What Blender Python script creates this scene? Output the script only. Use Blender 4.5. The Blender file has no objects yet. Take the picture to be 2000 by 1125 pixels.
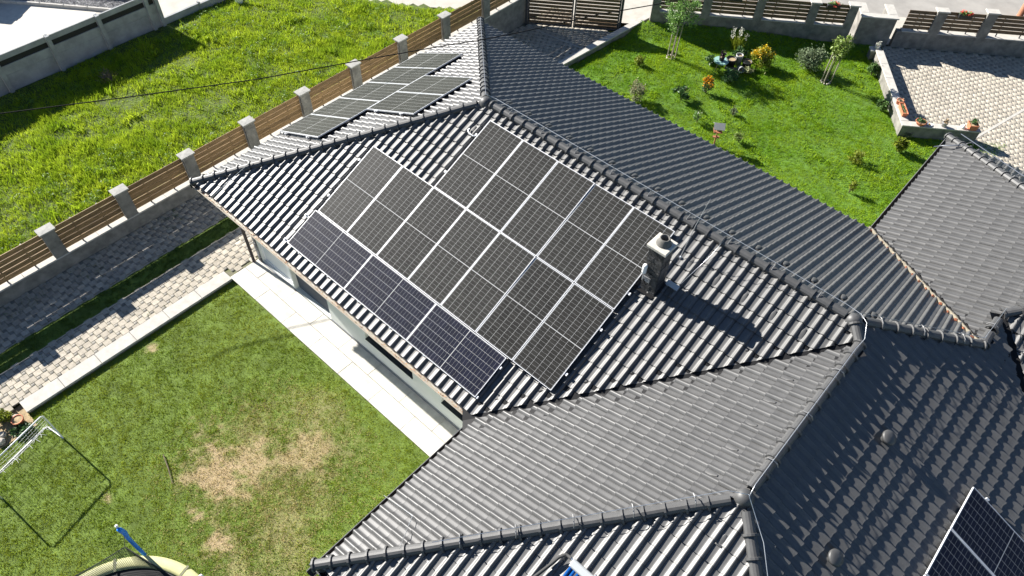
import bpy, bmesh, math, random
import numpy as np
from mathutils import Vector, Matrix, Quaternion
random.seed(7); RNG = np.random.default_rng(11)
C = bpy.context.scene.collection
R_ = math.radians
# ------------------------------------------------------------------ camera, sky, sun, exposure
sc = bpy.context.scene
cam_d = bpy.data.cameras.new('camera'); cam = bpy.data.objects.new('camera', cam_d); C.objects.link(cam)
cam_d.sensor_width = 36.0; cam_d.lens = 36.0 * 1462.464 / 2000.0
cam_d.clip_start = 0.1; cam_d.clip_end = 2000
CAM = Vector((15.7708, -5.3575, 16.6194))
def _rod(r):
    a = math.sqrt(sum(x*x for x in r)); k = Vector(r) / a
    return Matrix.Rotation(a, 3, k)
RC = _rod((2.3058, 0.9039, -0.2924))
mw = Matrix((RC[0], -RC[1], -RC[2])).transposed().to_4x4(); mw.translation = CAM
cam.matrix_world = mw
sc.camera = cam
SUN_AZ, SUN_EL = R_(6.0), R_(28.9)
to_sun = Vector((-math.cos(SUN_AZ)*math.cos(SUN_EL), -math.sin(SUN_AZ)*math.cos(SUN_EL), math.sin(SUN_EL)))
w = bpy.data.worlds.new('World'); sc.world = w; w.use_nodes = True
nt = w.node_tree; sky = nt.nodes.new('ShaderNodeTexSky'); sky.sky_type = 'NISHITA'; sky.sun_disc = False
sky.sun_elevation = SUN_EL; sky.sun_rotation = math.atan2(to_sun.x, to_sun.y) % (2*math.pi)
sky.altitude = 1000; sky.air_density = 0.85; sky.dust_density = 0.15; sky.ozone_density = 2.2
bg = nt.nodes['Background']; bg.inputs['Strength'].default_value = 0.05
nt.links.new(sky.outputs['Color'], bg.inputs['Color'])
sl = bpy.data.lights.new('sun', 'SUN'); sl.energy = 5.0; sl.angle = R_(0.53); sl.color = (1.0, 0.955, 0.885)
so = bpy.data.objects.new('sun', sl); C.objects.link(so); so.rotation_euler = (-to_sun).to_track_quat('-Z', 'Y').to_euler()
sc.view_settings.view_transform = 'Standard'; sc.view_settings.look = 'None'
sc.view_settings.exposure = 1.45; sc.view_settings.gamma = 1.0

# ------------------------------------------------------------------ helpers
def col(r, g, b): return (r, g, b, 1.0)
MATS = {}
def mat(name, c, rough=0.7, spec=0.5, metal=0.0, var=0.0, scale=5.0, bump=0.0, bscale=40.0, c2=None, attr=False, coat=0.0, transl=0.0, thr=(0.35, 0.65), stretch=None):
    m = bpy.data.materials.new(name); m.use_nodes = True; n = m.node_tree.nodes; l = m.node_tree.links
    p = n['Principled BSDF']; p.inputs['Roughness'].default_value = rough; p.inputs['Metallic'].default_value = metal
    p.inputs['Specular IOR Level'].default_value = spec; p.inputs['Base Color'].default_value = col(*c)
    if coat: p.inputs['Coat Weight'].default_value = coat; p.inputs['Coat Roughness'].default_value = 0.12
    geo = n.new('ShaderNodeNewGeometry'); out = p.inputs['Base Color']
    src = geo.outputs['Position']
    if stretch:
        mp = n.new('ShaderNodeMapping'); mp.inputs['Scale'].default_value = stretch; l.new(src, mp.inputs['Vector']); src = mp.outputs['Vector']
    last = None
    if var or c2:
        tx = n.new('ShaderNodeTexNoise'); tx.inputs['Scale'].default_value = scale; tx.inputs['Detail'].default_value = 6; tx.inputs['Roughness'].default_value = 0.62
        l.new(src, tx.inputs['Vector'])
        mr = n.new('ShaderNodeMapRange'); mr.inputs['From Min'].default_value = thr[0]; mr.inputs['From Max'].default_value = thr[1]
        l.new(tx.outputs['Fac'], mr.inputs['Value'])
        mx = n.new('ShaderNodeMix'); mx.data_type = 'RGBA'
        a = tuple(x*(1-var) for x in c); b = tuple(x*(1+var) for x in (c2 or c))
        mx.inputs['A'].default_value = col(*a); mx.inputs['B'].default_value = col(*b)
        l.new(mr.outputs['Result'], mx.inputs['Factor']); last = mx.outputs['Result']
    if attr:
        at = n.new('ShaderNodeAttribute'); at.attribute_name = 'rnd'
        oi = n.new('ShaderNodeObjectInfo')
        ad = n.new('ShaderNodeMath'); ad.operation = 'ADD'; l.new(at.outputs['Fac'], ad.inputs[0]); l.new(oi.outputs['Random'], ad.inputs[1])
        fr = n.new('ShaderNodeMath'); fr.operation = 'FRACT'; l.new(ad.outputs[0], fr.inputs[0])
        hv = n.new('ShaderNodeMapRange'); hv.inputs['To Min'].default_value = 1 - attr; hv.inputs['To Max'].default_value = 1 + attr
        l.new(fr.outputs[0], hv.inputs['Value'])
        h = n.new('ShaderNodeVectorMath'); h.operation = 'SCALE'
        if last is None: h.inputs[0].default_value = c
        else: l.new(last, h.inputs[0])
        l.new(hv.outputs['Result'], h.inputs['Scale']); last = h.outputs['Vector']
    if last is not None: l.new(last, out)
    if bump:
        t2 = n.new('ShaderNodeTexNoise'); t2.inputs['Scale'].default_value = bscale; t2.inputs['Detail'].default_value = 5; l.new(src, t2.inputs['Vector'])
        bp = n.new('ShaderNodeBump'); bp.inputs['Strength'].default_value = bump; bp.inputs['Distance'].default_value = 0.02
        l.new(t2.outputs['Fac'], bp.inputs['Height']); l.new(bp.outputs['Normal'], p.inputs['Normal'])
    if transl:
        tr = n.new('ShaderNodeBsdfTranslucent'); ms = n.new('ShaderNodeMixShader'); ms.inputs['Fac'].default_value = transl
        if last is not None: l.new(last, tr.inputs['Color'])
        else: tr.inputs['Color'].default_value = col(*c)
        o = n['Material Output']; l.new(p.outputs['BSDF'], ms.inputs[1]); l.new(tr.outputs['BSDF'], ms.inputs[2]); l.new(ms.outputs['Shader'], o.inputs['Surface'])
    MATS[name] = m
    return m

mat('tile', (0.073, 0.072, 0.070), 0.51, 1.0, var=0.14, scale=5, attr=0.055, bump=0.04, bscale=60)
mat('ridge', (0.062, 0.062, 0.062), 0.52, 0.6, var=0.12, scale=7, bump=0.05, bscale=40)
mat('deck', (0.03, 0.03, 0.032), 0.8)
mat('valley', (0.010, 0.010, 0.011), 0.6, 0.25)
mat('foam', (0.20, 0.175, 0.13), 0.9, var=0.25, scale=30)
mat('clay', (0.34, 0.12, 0.06), 0.9, var=0.3, scale=40)
mat('alu', (0.82, 0.83, 0.85), 0.42, 0.5, metal=0.35)
mat('steel', (0.62, 0.64, 0.66), 0.35, metal=0.8)
mat('rail', (0.6, 0.61, 0.62), 0.4, metal=0.7)
mat('concrete', (0.20, 0.19, 0.172), 0.88, 0.3, var=0.28, scale=3.5, bump=0.25, bscale=50)
mat('concrete_blue', (0.30, 0.31, 0.315), 0.9, 0.3, var=0.16, scale=2.5, bump=0.2, bscale=30)
mat('cap_grey', (0.33, 0.325, 0.30), 0.85, 0.3, var=0.14, scale=8, bump=0.15)
mat('coping', (0.45, 0.43, 0.39), 0.8, 0.3, var=0.10, scale=6, bump=0.1)
mat('slat', (0.235, 0.145, 0.065), 0.62, 0.4, var=0.35, scale=6, attr=0.2, stretch=(6, 0.6, 6))
mat('slat_dark', (0.13, 0.085, 0.048), 0.62, 0.4, var=0.3, scale=6, attr=0.2)
mat('gate_steel', (0.035, 0.04, 0.048), 0.5)
mat('paver', (0.40, 0.36, 0.295), 0.85, 0.3, var=0.16, scale=10, attr=0.13, bump=0.15, bscale=120)
mat('paver_dark', (0.25, 0.235, 0.205), 0.85, 0.3, var=0.2, scale=14, attr=0.25, bump=0.15, bscale=120)
mat('joint', (0.19, 0.175, 0.13), 0.95, c2=(0.12, 0.13, 0.06), scale=3.0, var=0.1)
mat('slab', (0.56, 0.535, 0.48), 0.75, 0.35, var=0.14, scale=3.5, attr=0.09, bump=0.05)
mat('plaster', (0.66, 0.68, 0.64), 0.85, 0.3, var=0.03, scale=3)
mat('plinth', (0.22, 0.23, 0.24), 0.8, var=0.1)
mat('stone', (0.16, 0.16, 0.165), 0.7, 0.5, var=0.55, scale=18, bump=0.9, bscale=25, attr=0.4)
mat('chimney_stone', (0.045, 0.045, 0.046), 0.6, 0.5, var=0.6, scale=22, bump=0.9, bscale=40, attr=0.35)
mat('chimney_cap', (0.52, 0.49, 0.43), 0.85, var=0.12, scale=12, bump=0.15)
mat('flue', (0.11, 0.105, 0.095), 0.75, var=0.25, scale=20)
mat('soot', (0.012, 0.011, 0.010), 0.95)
mat('white_plastic', (0.80, 0.80, 0.78), 0.4)
mat('door_white', (0.62, 0.66, 0.66), 0.35, 0.5)
mat('glass_dark', (0.012, 0.014, 0.016), 0.08, 0.6)
mat('shutter', (0.055, 0.075, 0.10), 0.5, 0.4)
mat('brown_pipe', (0.085, 0.06, 0.05), 0.5)
mat('gutter_cream', (0.42, 0.40, 0.36), 0.6, 0.4, var=0.15, scale=8, c2=(0.34, 0.29, 0.22))
mat('gutter_dark', (0.018, 0.017, 0.017), 0.45)
mat('gutter_edge', (0.22, 0.22, 0.22), 0.4, metal=0.4)
mat('asphalt', (0.30, 0.285, 0.26), 0.9, var=0.12, scale=1.2, bump=0.2, bscale=80)
mat('sidewalk', (0.44, 0.415, 0.36), 0.9, var=0.10, scale=2.5, bump=0.1)
mat('bright_paving', (0.50, 0.47, 0.41), 0.85, var=0.08, scale=5, bump=0.1)
mat('gravel', (0.22, 0.22, 0.225), 0.9, var=0.65, scale=14, bump=1.0, bscale=14, attr=0.4)
mat('soil', (0.33, 0.25, 0.145), 0.95, var=0.3, scale=5, bump=0.6, bscale=25)
mat('meadow_soil', (0.07, 0.10, 0.016), 0.95, var=0.5, scale=3, bump=0.5, bscale=12)
mat('lawn_base', (0.1111, 0.1659, 0.0230), 0.95, var=0.25, scale=2.2, bump=0.8, bscale=45)
mat('garden_base', (0.0840, 0.1680, 0.0144), 0.95, var=0.3, scale=2.0, bump=0.8, bscale=40)
mat('cable', (0.008, 0.008, 0.009), 0.8, 0.1)
mat('terracotta', (0.50, 0.17, 0.085), 0.8, var=0.15, scale=10)
mat('black_plastic', (0.015, 0.015, 0.016), 0.5)
mat('grey_plastic', (0.33, 0.33, 0.33), 0.55)
mat('table_green', (0.25, 0.42, 0.38), 0.5)
mat('wood_light', (0.34, 0.25, 0.15), 0.8, var=0.25, scale=18)
mat('wood_red', (0.30, 0.12, 0.06), 0.75, var=0.2, scale=18)
mat('stake', (0.30, 0.27, 0.21), 0.8, var=0.2, scale=20)
mat('bark', (0.13, 0.10, 0.07), 0.9, var=0.3, scale=25)
mat('pebble', (0.42, 0.38, 0.32), 0.9, var=0.3, scale=14)
mat('blue_foam', (0.01, 0.20, 0.72), 0.5, 0.4)
mat('pad', (0.50, 0.49, 0.24), 0.55, 0.4, var=0.08, scale=4, bump=0.1, bscale=6)
mat('pad_seam', (0.16, 0.16, 0.09), 0.7)
mat('bed_black', (0.012, 0.013, 0.014), 0.75)
mat('collector_blue', (0.008, 0.11, 0.42), 0.12, 0.6, coat=0.6)
mat('collector_box', (0.50, 0.52, 0.52), 0.4, metal=0.2)
mat('rubber', (0.03, 0.03, 0.03), 0.75)
mat('white_paint', (0.80, 0.80, 0.80), 0.35)
mat('netcord', (0.72, 0.72, 0.68), 0.8)
# foliage
mat('grass_meadow', (0.270, 0.410, 0.022), 0.6, 0.15, var=0.14, scale=0.9, c2=(0.370, 0.455, 0.030), attr=0.34, transl=0.40)
mat('grass_lawn', (0.175, 0.275, 0.010), 0.6, 0.15, var=0.10, scale=0.5, c2=(0.270, 0.310, 0.022), attr=0.36, transl=0.35)
mat('grass_garden', (0.180, 0.345, 0.010), 0.6, 0.15, var=0.10, scale=0.8, c2=(0.285, 0.400, 0.016), attr=0.35, transl=0.40)
mat('grass_strip', (0.09, 0.15, 0.016), 0.6, 0.3, attr=0.4, transl=0.35)
mat('straw', (0.42, 0.335, 0.15), 0.8, 0.2, attr=0.35, transl=0.2)
mat('weed_leaf', (0.1495, 0.2530, 0.0403), 0.5, 0.4, attr=0.4, transl=0.35)
mat('leaf_tree', (0.1500, 0.2700, 0.0600), 0.45, 0.45, attr=0.5, transl=0.35)
mat('leaf_tree2', (0.2000, 0.2800, 0.0600), 0.45, 0.45, attr=0.5, transl=0.35)
mat('leaf_dark', (0.0663, 0.1400, 0.0413), 0.5, 0.4, attr=0.5, transl=0.25)
mat('leaf_conifer', (0.0850, 0.1600, 0.0375), 0.6, 0.3, attr=0.5, transl=0.2)
mat('leaf_lime', (0.20, 0.24, 0.02), 0.55, 0.35, attr=0.4, transl=0.3)
mat('leaf_grey', (0.17, 0.22, 0.12), 0.65, 0.3, attr=0.35, transl=0.25)
mat('leaf_pale', (0.24, 0.26, 0.13), 0.6, 0.3, attr=0.5, transl=0.25)
mat('leaf_yellow', (0.62, 0.40, 0.01), 0.55, 0.35, attr=0.35, transl=0.3)
mat('leaf_purple', (0.045, 0.02, 0.035), 0.5, 0.4, attr=0.4)
mat('petal_orange', (0.75, 0.30, 0.005), 0.55, 0.3, attr=0.3, transl=0.25)
mat('petal_white', (0.72, 0.72, 0.62), 0.6, 0.3, transl=0.25)
mat('petal_red', (0.68, 0.09, 0.05), 0.55, 0.3, attr=0.3, transl=0.2)
mat('petal_pink', (0.55, 0.28, 0.24), 0.6, 0.3, transl=0.2)
mat('dead_leaf', (0.40, 0.16, 0.05), 0.85, attr=0.5)
mat('dry_brush', (0.20, 0.15, 0.09), 0.9, attr=0.4)

# solar cells: print under glass
def cells_mat(name, tint):
    m = bpy.data.materials.new(name); m.use_nodes = True; n = m.node_tree.nodes; l = m.node_tree.links
    p = n['Principled BSDF']; p.inputs['Roughness'].default_value = 0.5; p.inputs['Specular IOR Level'].default_value = 0.10
    p.inputs['Coat Weight'].default_value = 0.42; p.inputs['Coat Roughness'].default_value = 0.12; p.inputs['Coat IOR'].default_value = 1.27
    tc = n.new('ShaderNodeTexCoord'); sp = n.new('ShaderNodeSeparateXYZ'); l.new(tc.outputs['Object'], sp.inputs[0])
    def M(op, a, b=None, c=None):
        k = n.new('ShaderNodeMath'); k.operation = op
        for i, v in enumerate((a, b, c)):
            if v is None: continue
            if isinstance(v, (int, float)): k.inputs[i].default_value = v
            else: l.new(v, k.inputs[i])
        return k.outputs[0]
    # short side 1.038: 6 columns, margin 0.021 ; long side 2.08: 2 x 12 rows, margin .022, centre gap .022
    cw = (1.038 - 0.042) / 6; ch = (2.08 - 0.044 - 0.022) / 24
    fx = M('FRACT', M('DIVIDE', M('SUBTRACT', sp.outputs['X'], 0.021), cw))
    ex = M('MULTIPLY', M('MINIMUM', fx, M('SUBTRACT', 1.0, fx)), cw)
    lx = M('LESS_THAN', ex, 0.0023)
    ab = M('SUBTRACT', M('ABSOLUTE', M('SUBTRACT', sp.outputs['Y'], 1.04)), 0.0065)
    fy = M('FRACT', M('DIVIDE', ab, ch)); ey = M('MULTIPLY', M('MINIMUM', fy, M('SUBTRACT', 1.0, fy)), ch)
    ly = M('LESS_THAN', ey, 0.0014)
    ctr = M('LESS_THAN', ab, 0.0)
    line = M('MAXIMUM', M('MAXIMUM', lx, M('MULTIPLY', ly, 0.7)), ctr)
    nz = n.new('ShaderNodeTexNoise'); nz.inputs['Scale'].default_value = 2.5; nz.inputs['Detail'].default_value = 3; l.new(tc.outputs['Object'], nz.inputs['Vector'])
    wn = n.new('ShaderNodeTexWhiteNoise'); sn = n.new('ShaderNodeVectorMath'); sn.operation = 'SNAP'; sn.inputs[1].default_value = (cw, ch, 1)
    l.new(tc.outputs['Object'], sn.inputs[0]); l.new(sn.outputs[0], wn.inputs['Vector'])
    oi = n.new('ShaderNodeObjectInfo')
    v = M('ADD', M('MULTIPLY', wn.outputs['Value'], 0.35), M('ADD', M('MULTIPLY', nz.outputs['Fac'], 0.5), M('MULTIPLY', oi.outputs['Random'], 0.4)))
    sc_ = n.new('ShaderNodeVectorMath'); sc_.operation = 'SCALE'; sc_.inputs[0].default_value = tint; l.new(M('ADD', v, 0.35), sc_.inputs['Scale'])
    mx = n.new('ShaderNodeMix'); mx.data_type = 'RGBA'; l.new(line, mx.inputs['Factor']); l.new(sc_.outputs[0], mx.inputs['A']); mx.inputs['B'].default_value = col(0.38, 0.385, 0.385)
    # dust film
    dn = n.new('ShaderNodeTexNoise'); dn.inputs['Scale'].default_value = 60; dn.inputs['Detail'].default_value = 4; l.new(tc.outputs['Object'], dn.inputs['Vector'])
    mr = n.new('ShaderNodeMapRange'); mr.inputs['From Min'].default_value = 0.3; mr.inputs['From Max'].default_value = 0.7; mr.inputs['To Min'].default_value = 0.42; mr.inputs['To Max'].default_value = 0.56
    l.new(dn.outputs['Fac'], mr.inputs['Value']); l.new(mr.outputs['Result'], p.inputs['Roughness'])
    l.new(mx.outputs['Result'], p.inputs['Base Color'])
    MATS[name] = m
cells_mat('cells', (0.021, 0.0205, 0.0185)); cells_mat('cells_blue', (0.005, 0.006, 0.016))

def net_mat(name, c, sx, sy, wd):
    m = bpy.data.materials.new(name); m.use_nodes = True; n = m.node_tree.nodes; l = m.node_tree.links
    p = n['Principled BSDF']; p.inputs['Base Color'].default_value = col(*c); p.inputs['Roughness'].default_value = 0.8
    tr = n.new('ShaderNodeBsdfTransparent'); ms = n.new('ShaderNodeMixShader'); ms.inputs['Fac'].default_value = wd
    l.new(tr.outputs[0], ms.inputs[1]); l.new(p.outputs[0], ms.inputs[2]); l.new(ms.outputs[0], n['Material Output'].inputs['Surface'])
    MATS[name] = m
mat('net_cord_dark', (0.020, 0.034, 0.022), 0.8, 0.2)

class MB:
    def __init__(s): s.v = []; s.f = []; s.mi = []
    def add(s, vs, fs, mi=0):
        b = len(s.v); s.v += [tuple(x) for x in vs]; s.f += [tuple(b+i for i in f) for f in fs]; s.mi += [mi]*len(fs); return s
    def box(s, c, d, M=None, mi=0):
        x, y, z = c; a, b, h = d[0]/2, d[1]/2, d[2]/2
        vs = [Vector((x+i*a, y+j*b, z+k*h)) for k in (-1, 1) for j in (-1, 1) for i in (-1, 1)]
        if M is not None: vs = [M @ v for v in vs]
        return s.add(vs, [(0,2,3,1),(4,5,7,6),(0,1,5,4),(2,6,7,3),(0,4,6,2),(1,3,7,5)], mi)
    def bbox(s, a, b, M=None, mi=0):
        return s.box([(a[i]+b[i])/2 for i in range(3)], [abs(b[i]-a[i]) for i in range(3)], M, mi)
    def bev(s, a, b, r=0.02, M=None, mi=0):   # box with chamfered top edge
        x0,y0,z0 = a; x1,y1,z1 = b
        L = [(x0,y0,z0),(x1,y0,z0),(x1,y1,z0),(x0,y1,z0),(x0,y0,z1-r),(x1,y0,z1-r),(x1,y1,z1-r),(x0,y1,z1-r),(x0+r,y0+r,z1),(x1-r,y0+r,z1),(x1-r,y1-r,z1),(x0+r,y1-r,z1)]
        vs = [Vector(p) for p in L]
        if M is not None: vs = [M @ v for v in vs]
        f = [(3,2,1,0),(8,9,10,11)]
        for i in range(4):
            j = (i+1) % 4; f += [(i,j,4+j,4+i),(4+i,4+j,8+j,8+i)]
        return s.add(vs, f, mi)
    def tube(s, pts, r, n=6, caps=True, mi=0):
        pts = [Vector(p) for p in pts]; rs = r if isinstance(r, (list, tuple)) else [r]*len(pts); vs = []; fs = []
        up = Vector((0.13, 0.27, 0.95))
        for i, p in enumerate(pts):
            d = (pts[min(i+1, len(pts)-1)] - pts[max(i-1, 0)]).normalized()
            a = d.cross(up)
            if a.length < 0.05: a = d.cross(Vector((1, 0, 0)))
            a.normalize(); b = d.cross(a)
            vs += [p + (a*math.cos(2*math.pi*k/n) + b*math.sin(2*math.pi*k/n))*rs[i] for k in range(n)]
        for i in range(len(pts)-1):
            for k in range(n):
                fs.append((i*n+k, i*n+(k+1) % n, (i+1)*n+(k+1) % n, (i+1)*n+k))
        if caps: fs += [tuple(range(n)), tuple(range((len(pts)-1)*n, len(pts)*n))]
        return s.add(vs, fs, mi)
    def lathe(s, prof, n=16, o=(0, 0, 0), M=None, mi=0):
        vs = []; fs = []
        for r, z in prof:
            vs += [Vector((o[0]+r*math.cos(2*math.pi*k/n), o[1]+r*math.sin(2*math.pi*k/n), o[2]+z)) for k in range(n)]
        if M is not None: vs = [M @ v for v in vs]
        for i in range(len(prof)-1):
            for k in range(n): fs.append((i*n+k, i*n+(k+1) % n, (i+1)*n+(k+1) % n, (i+1)*n+k))
        return s.add(vs, fs, mi)
    def build(s, name, mats, parent=None, smooth=False, loc=None):
        me = bpy.data.meshes.new(name); me.from_pydata(s.v, [], s.f)
        for m in (mats if isinstance(mats, (list, tuple)) else [mats]): me.materials.append(MATS[m])
        if len(set(s.mi)) > 1: me.polygons.foreach_set('material_index', s.mi)
        if smooth: me.polygons.foreach_set('use_smooth', [True]*len(me.polygons))
        me.update()
        o = bpy.data.objects.new(name, me); C.objects.link(o)
        if parent: o.parent = parent
        if loc is not None: o.location = loc
        return o
def tag(o, label=None, cat=None, group=None, kind=None):
    if label: o['label'] = label
    if cat: o['category'] = cat
    if group: o['group'] = group
    if kind: o['kind'] = kind
    return o
def thing(name, label, cat, loc=(0, 0, 0), group=None, rotz=0):
    o = bpy.data.objects.new(name, None); C.objects.link(o); o.location = loc; o.rotation_euler = (0, 0, rotz); o.empty_display_size = 0.2
    return tag(o, label, cat, group)
def npmesh(name, V, F, mats, parent=None, mi=None, rnd=None, smooth=False):
    """V (n,3), F (m,k) arrays of equal-size polygons"""
    V = np.asarray(V, np.float32); F = np.asarray(F, np.int32); m, k = F.shape
    me = bpy.data.meshes.new(name); me.vertices.add(len(V)); me.vertices.foreach_set('co', V.ravel())
    me.loops.add(m*k); me.loops.foreach_set('vertex_index', F.ravel()); me.polygons.add(m)
    me.polygons.foreach_set('loop_start', np.arange(0, m*k, k, dtype=np.int32)); me.polygons.foreach_set('loop_total', np.full(m, k, np.int32))
    for x in (mats if isinstance(mats, (list, tuple)) else [mats]): me.materials.append(MATS[x])
    if mi is not None: me.polygons.foreach_set('material_index', np.asarray(mi, np.int32))
    if smooth: me.polygons.foreach_set('use_smooth', np.ones(m, bool))
    me.update(calc_edges=True)
    if rnd is not None:
        a = me.attributes.new('rnd', 'FLOAT', 'FACE'); a.data.foreach_set('value', np.asarray(rnd, np.float32))
    o = bpy.data.objects.new(name, me); C.objects.link(o)
    if parent: o.parent = parent
    return o
def copy_tree(o, parent=None):
    c = o.copy(); C.objects.link(c)
    if parent: c.parent = parent
    for ch in list(o.children): copy_tree(ch, c)
    return c
def vnoise(x, y, s, seed=0):
    """cheap smooth value noise, arrays"""
    x = np.asarray(x)*s + 100.3 + seed*17.1; y = np.asarray(y)*s + 57.7 + seed*9.3
    xi = np.floor(x).astype(int); yi = np.floor(y).astype(int); fx = x-xi; fy = y-yi
    fx = fx*fx*(3-2*fx); fy = fy*fy*(3-2*fy)
    def h(a, b): return np.modf(np.abs(np.sin(a*127.1 + b*311.7 + seed)*43758.5453))[0]
    return (h(xi, yi)*(1-fx)+h(xi+1, yi)*fx)*(1-fy) + (h(xi, yi+1)*(1-fx)+h(xi+1, yi+1)*fx)*fy
def pix(P):
    """project (n,3) points to photograph pixels (used only to pick which pieces are large enough to be single objects)"""
    P = np.atleast_2d(np.asarray(P, float)) - np.array(CAM); Rn = np.array(RC); q = P @ Rn.T
    return np.c_[1000+1462.46*q[:, 0]/q[:, 2], 562.5+1462.46*q[:, 1]/q[:, 2]], q[:, 2]

# ------------------------------------------------------------------ ground levels
def meadow_z(x, y): 
    t_ = np.clip((np.asarray(y, float)-7)/8, 0, 1); return -0.7*t_*t_*(3-2*t_)
def grid_sheet(name, x0, x1, y0, y1, zf, mname, step=0.5, mask=None):
    xs = np.arange(x0, x1+1e-6, step); ys = np.arange(y0, y1+1e-6, step)
    X, Y = np.meshgrid(xs, ys); Z = zf(X, Y); V = np.c_[X.ravel(), Y.ravel(), Z.ravel()]
    nx = len(xs); i, j = np.meshgrid(np.arange(nx-1), np.arange(len(ys)-1)); a = (j*nx+i).ravel()
    F = np.c_[a, a+1, a+nx+1, a+nx]
    if mask is not None: F = F[mask((X[:-1, :-1]+step/2).ravel(), (Y[:-1, :-1]+step/2).ravel())]
    o = npmesh(name, V, F, mname, smooth=True); return tag(o, kind='structure')
GZ = -0.7
gr = MB(); gr.add([(-400,-400,-1.6),(400,-400,-1.6),(400,400,-1.6),(-400,400,-1.6)], [(0,1,2,3)])
tag(gr.build('ground', 'meadow_soil'), kind='structure')
grid_sheet('meadow', -12.1, -3.14, -12, 18, lambda x, y: meadow_z(x, y)-0.01+0.05*vnoise(x, y, 0.7), 'meadow_soil', 0.32, lambda x, y: (x-1.65)*-math.sin(R_(36))+(y-20.40)*math.cos(R_(36)) < 0.15)
# street direction and fence line
FD = Vector((math.cos(R_(36)), math.sin(R_(36)), 0)); FN = Vector((-FD.y, FD.x, 0)); FO = Vector((1.65, 20.40, GZ))
def ff(s, n, z=0.0): return FO + FD*s + FN*n + Vector((0, 0, z))
MF = Matrix(((FD.x, FN.x, 0, FO.x), (FD.y, FN.y, 0, FO.y), (0, 0, 1, FO.z), (0, 0, 0, 1)))
def quad_sheet(name, pts, m): 
    b = MB(); b.add(pts, [tuple(range(len(pts)))]); return tag(b.build(name, m), kind='structure')
quad_sheet('pavement', [ff(-60, 0.3, -0.10), ff(60, 0.3, -0.10), ff(60, 2.6, -0.10), ff(-60, 2.6, -0.10)], 'sidewalk')
quad_sheet('road', [ff(-90, 2.6, -0.22), ff(90, 2.6, -0.22), ff(90, 12, -0.22), ff(-90, 12, -0.22)], 'asphalt')
quad_sheet('street_kerb', [ff(-60, 2.6, -0.10), ff(60, 2.6, -0.10), ff(60, 2.6, -0.24), ff(-60, 2.6, -0.24)], 'coping')

# ------------------------------------------------------------------ house roof
TH = 0.4256; TT = math.tan(TH); CT = math.cos(TH); ST = math.sin(TH); EZ = 3.0
YR, XP, YQ, XW, YV, W_ = 5.4413, 10.2399, 4.0796, 13.8241, 15.9262, 5.1097
XE = XP + 2*W_; XB = XE - YR; S_ = (XW + YR - XB)/2
A = (YR, YR, TT*YR); Cc = (0, 0, 0); D = (0, 2*YR, 0); P = (XP, 0, 0); B = (XB, YR, TT*YR); B2 = (XP+W_, W_, TT*W_)
Q = (XP, -YQ, 0); Rr = (XP+W_, -YQ+W_, TT*W_); T = (XE, -YQ, 0)
W0 = (XW, 2*YR, 0); S1 = (XB+S_, YR+S_, TT*(YR-S_)); Vv = (XW, YV, 0); U = (S1[0], S1[1]+1.0854, S1[2])
YU = U[1] - (U[0]-XW); V2 = (XE, YU, 0)
bb = ((YV - (U[0]-XW)) - U[1])/2; AP = (U[0]+bb, U[1]+bb, TT*(U[0]+bb-XW))
def zz(p): return Vector((p[0], p[1], p[2]+EZ))
house = thing('house', 'large grey tiled hip roofed bungalow with solar panels', 'house', (0, 0, 0))
class Face:
    def __init__(s, name, O, Ud, Vd, poly, cut=None):
        s.name = name; s.O = zz(O); s.U = Vector(Ud).normalized(); s.V = Vector(Vd).normalized(); s.N = s.U.cross(s.V).normalized()
        s.poly3 = [zz(p) for p in poly]; s.poly = [((p-s.O).dot(s.U), (p-s.O).dot(s.V)) for p in s.poly3]
        s.cut = cut or [0.0]*len(poly)
        s.M = Matrix((( s.U.x, s.V.x, s.N.x, s.O.x), (s.U.y, s.V.y, s.N.y, s.O.y), (s.U.z, s.V.z, s.N.z, s.O.z), (0, 0, 0, 1)))
    def pt(s, u, v, n=0): return s.O + s.U*u + s.V*v + s.N*n
M1 = (XE, W_, 0)
Fw = Face('west', Cc, (1,0,0), (0,CT,ST), [Cc, P, B2, B, A], [0,.08,0,0,0])
Fn = Face('north', D, (0,-1,0), (CT,0,ST), [D, Cc, A])
Fe = Face('east', W0, (-1,0,0), (0,-CT,ST), [W0, D, A, B, S1], [0,0,0,0,.0])
Fx = Face('wing_north', P, (0,-1,0), (CT,0,ST), [P, Q, Rr, B2], [0,0,0,.02])
Fs = Face('wing_west', Q, (1,0,0), (0,CT,ST), [Q, T, Rr])
Fp = Face('wing_south', T, (0,1,0), (-CT,0,ST), [T, M1, B2, Rr])
M2 = (S1[0], W_, S1[2])
Fq = Face('wing_south', T, (0,1,0), (-CT,0,ST), [M1, V2, U, S1, M2], [0,.08,0,0,0])
Fr = Face('wing_south', T, (0,1,0), (-CT,0,ST), [M2, S1, B, B2])
M3 = (U[0], YV-(U[0]-XW), U[2])
Fg = Face('garage_north', Vv, (0,-1,0), (CT,0,ST), [Vv, W0, S1, U, M3], [0,.07,0,0,0])
Fj = Face('garage_north', Vv, (0,-1,0), (CT,0,ST), [U, AP, M3])
Fh = Face('garage_west', V2, (1,0,0), (0,CT,ST), [V2, (24,YU,0), (24,AP[1],AP[2]), AP, U], [0,0,0,0,.08])
Fi = Face('garage_east', Vv, (-1,0,0), (0,-CT,ST), [(24,YV,0), Vv, AP, (24,AP[1],AP[2])])
FACES = [Fw, Fn, Fe, Fx, Fs, Fp, Fq, Fr, Fg, Fj, Fh, Fi]
slopes = {}
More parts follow.
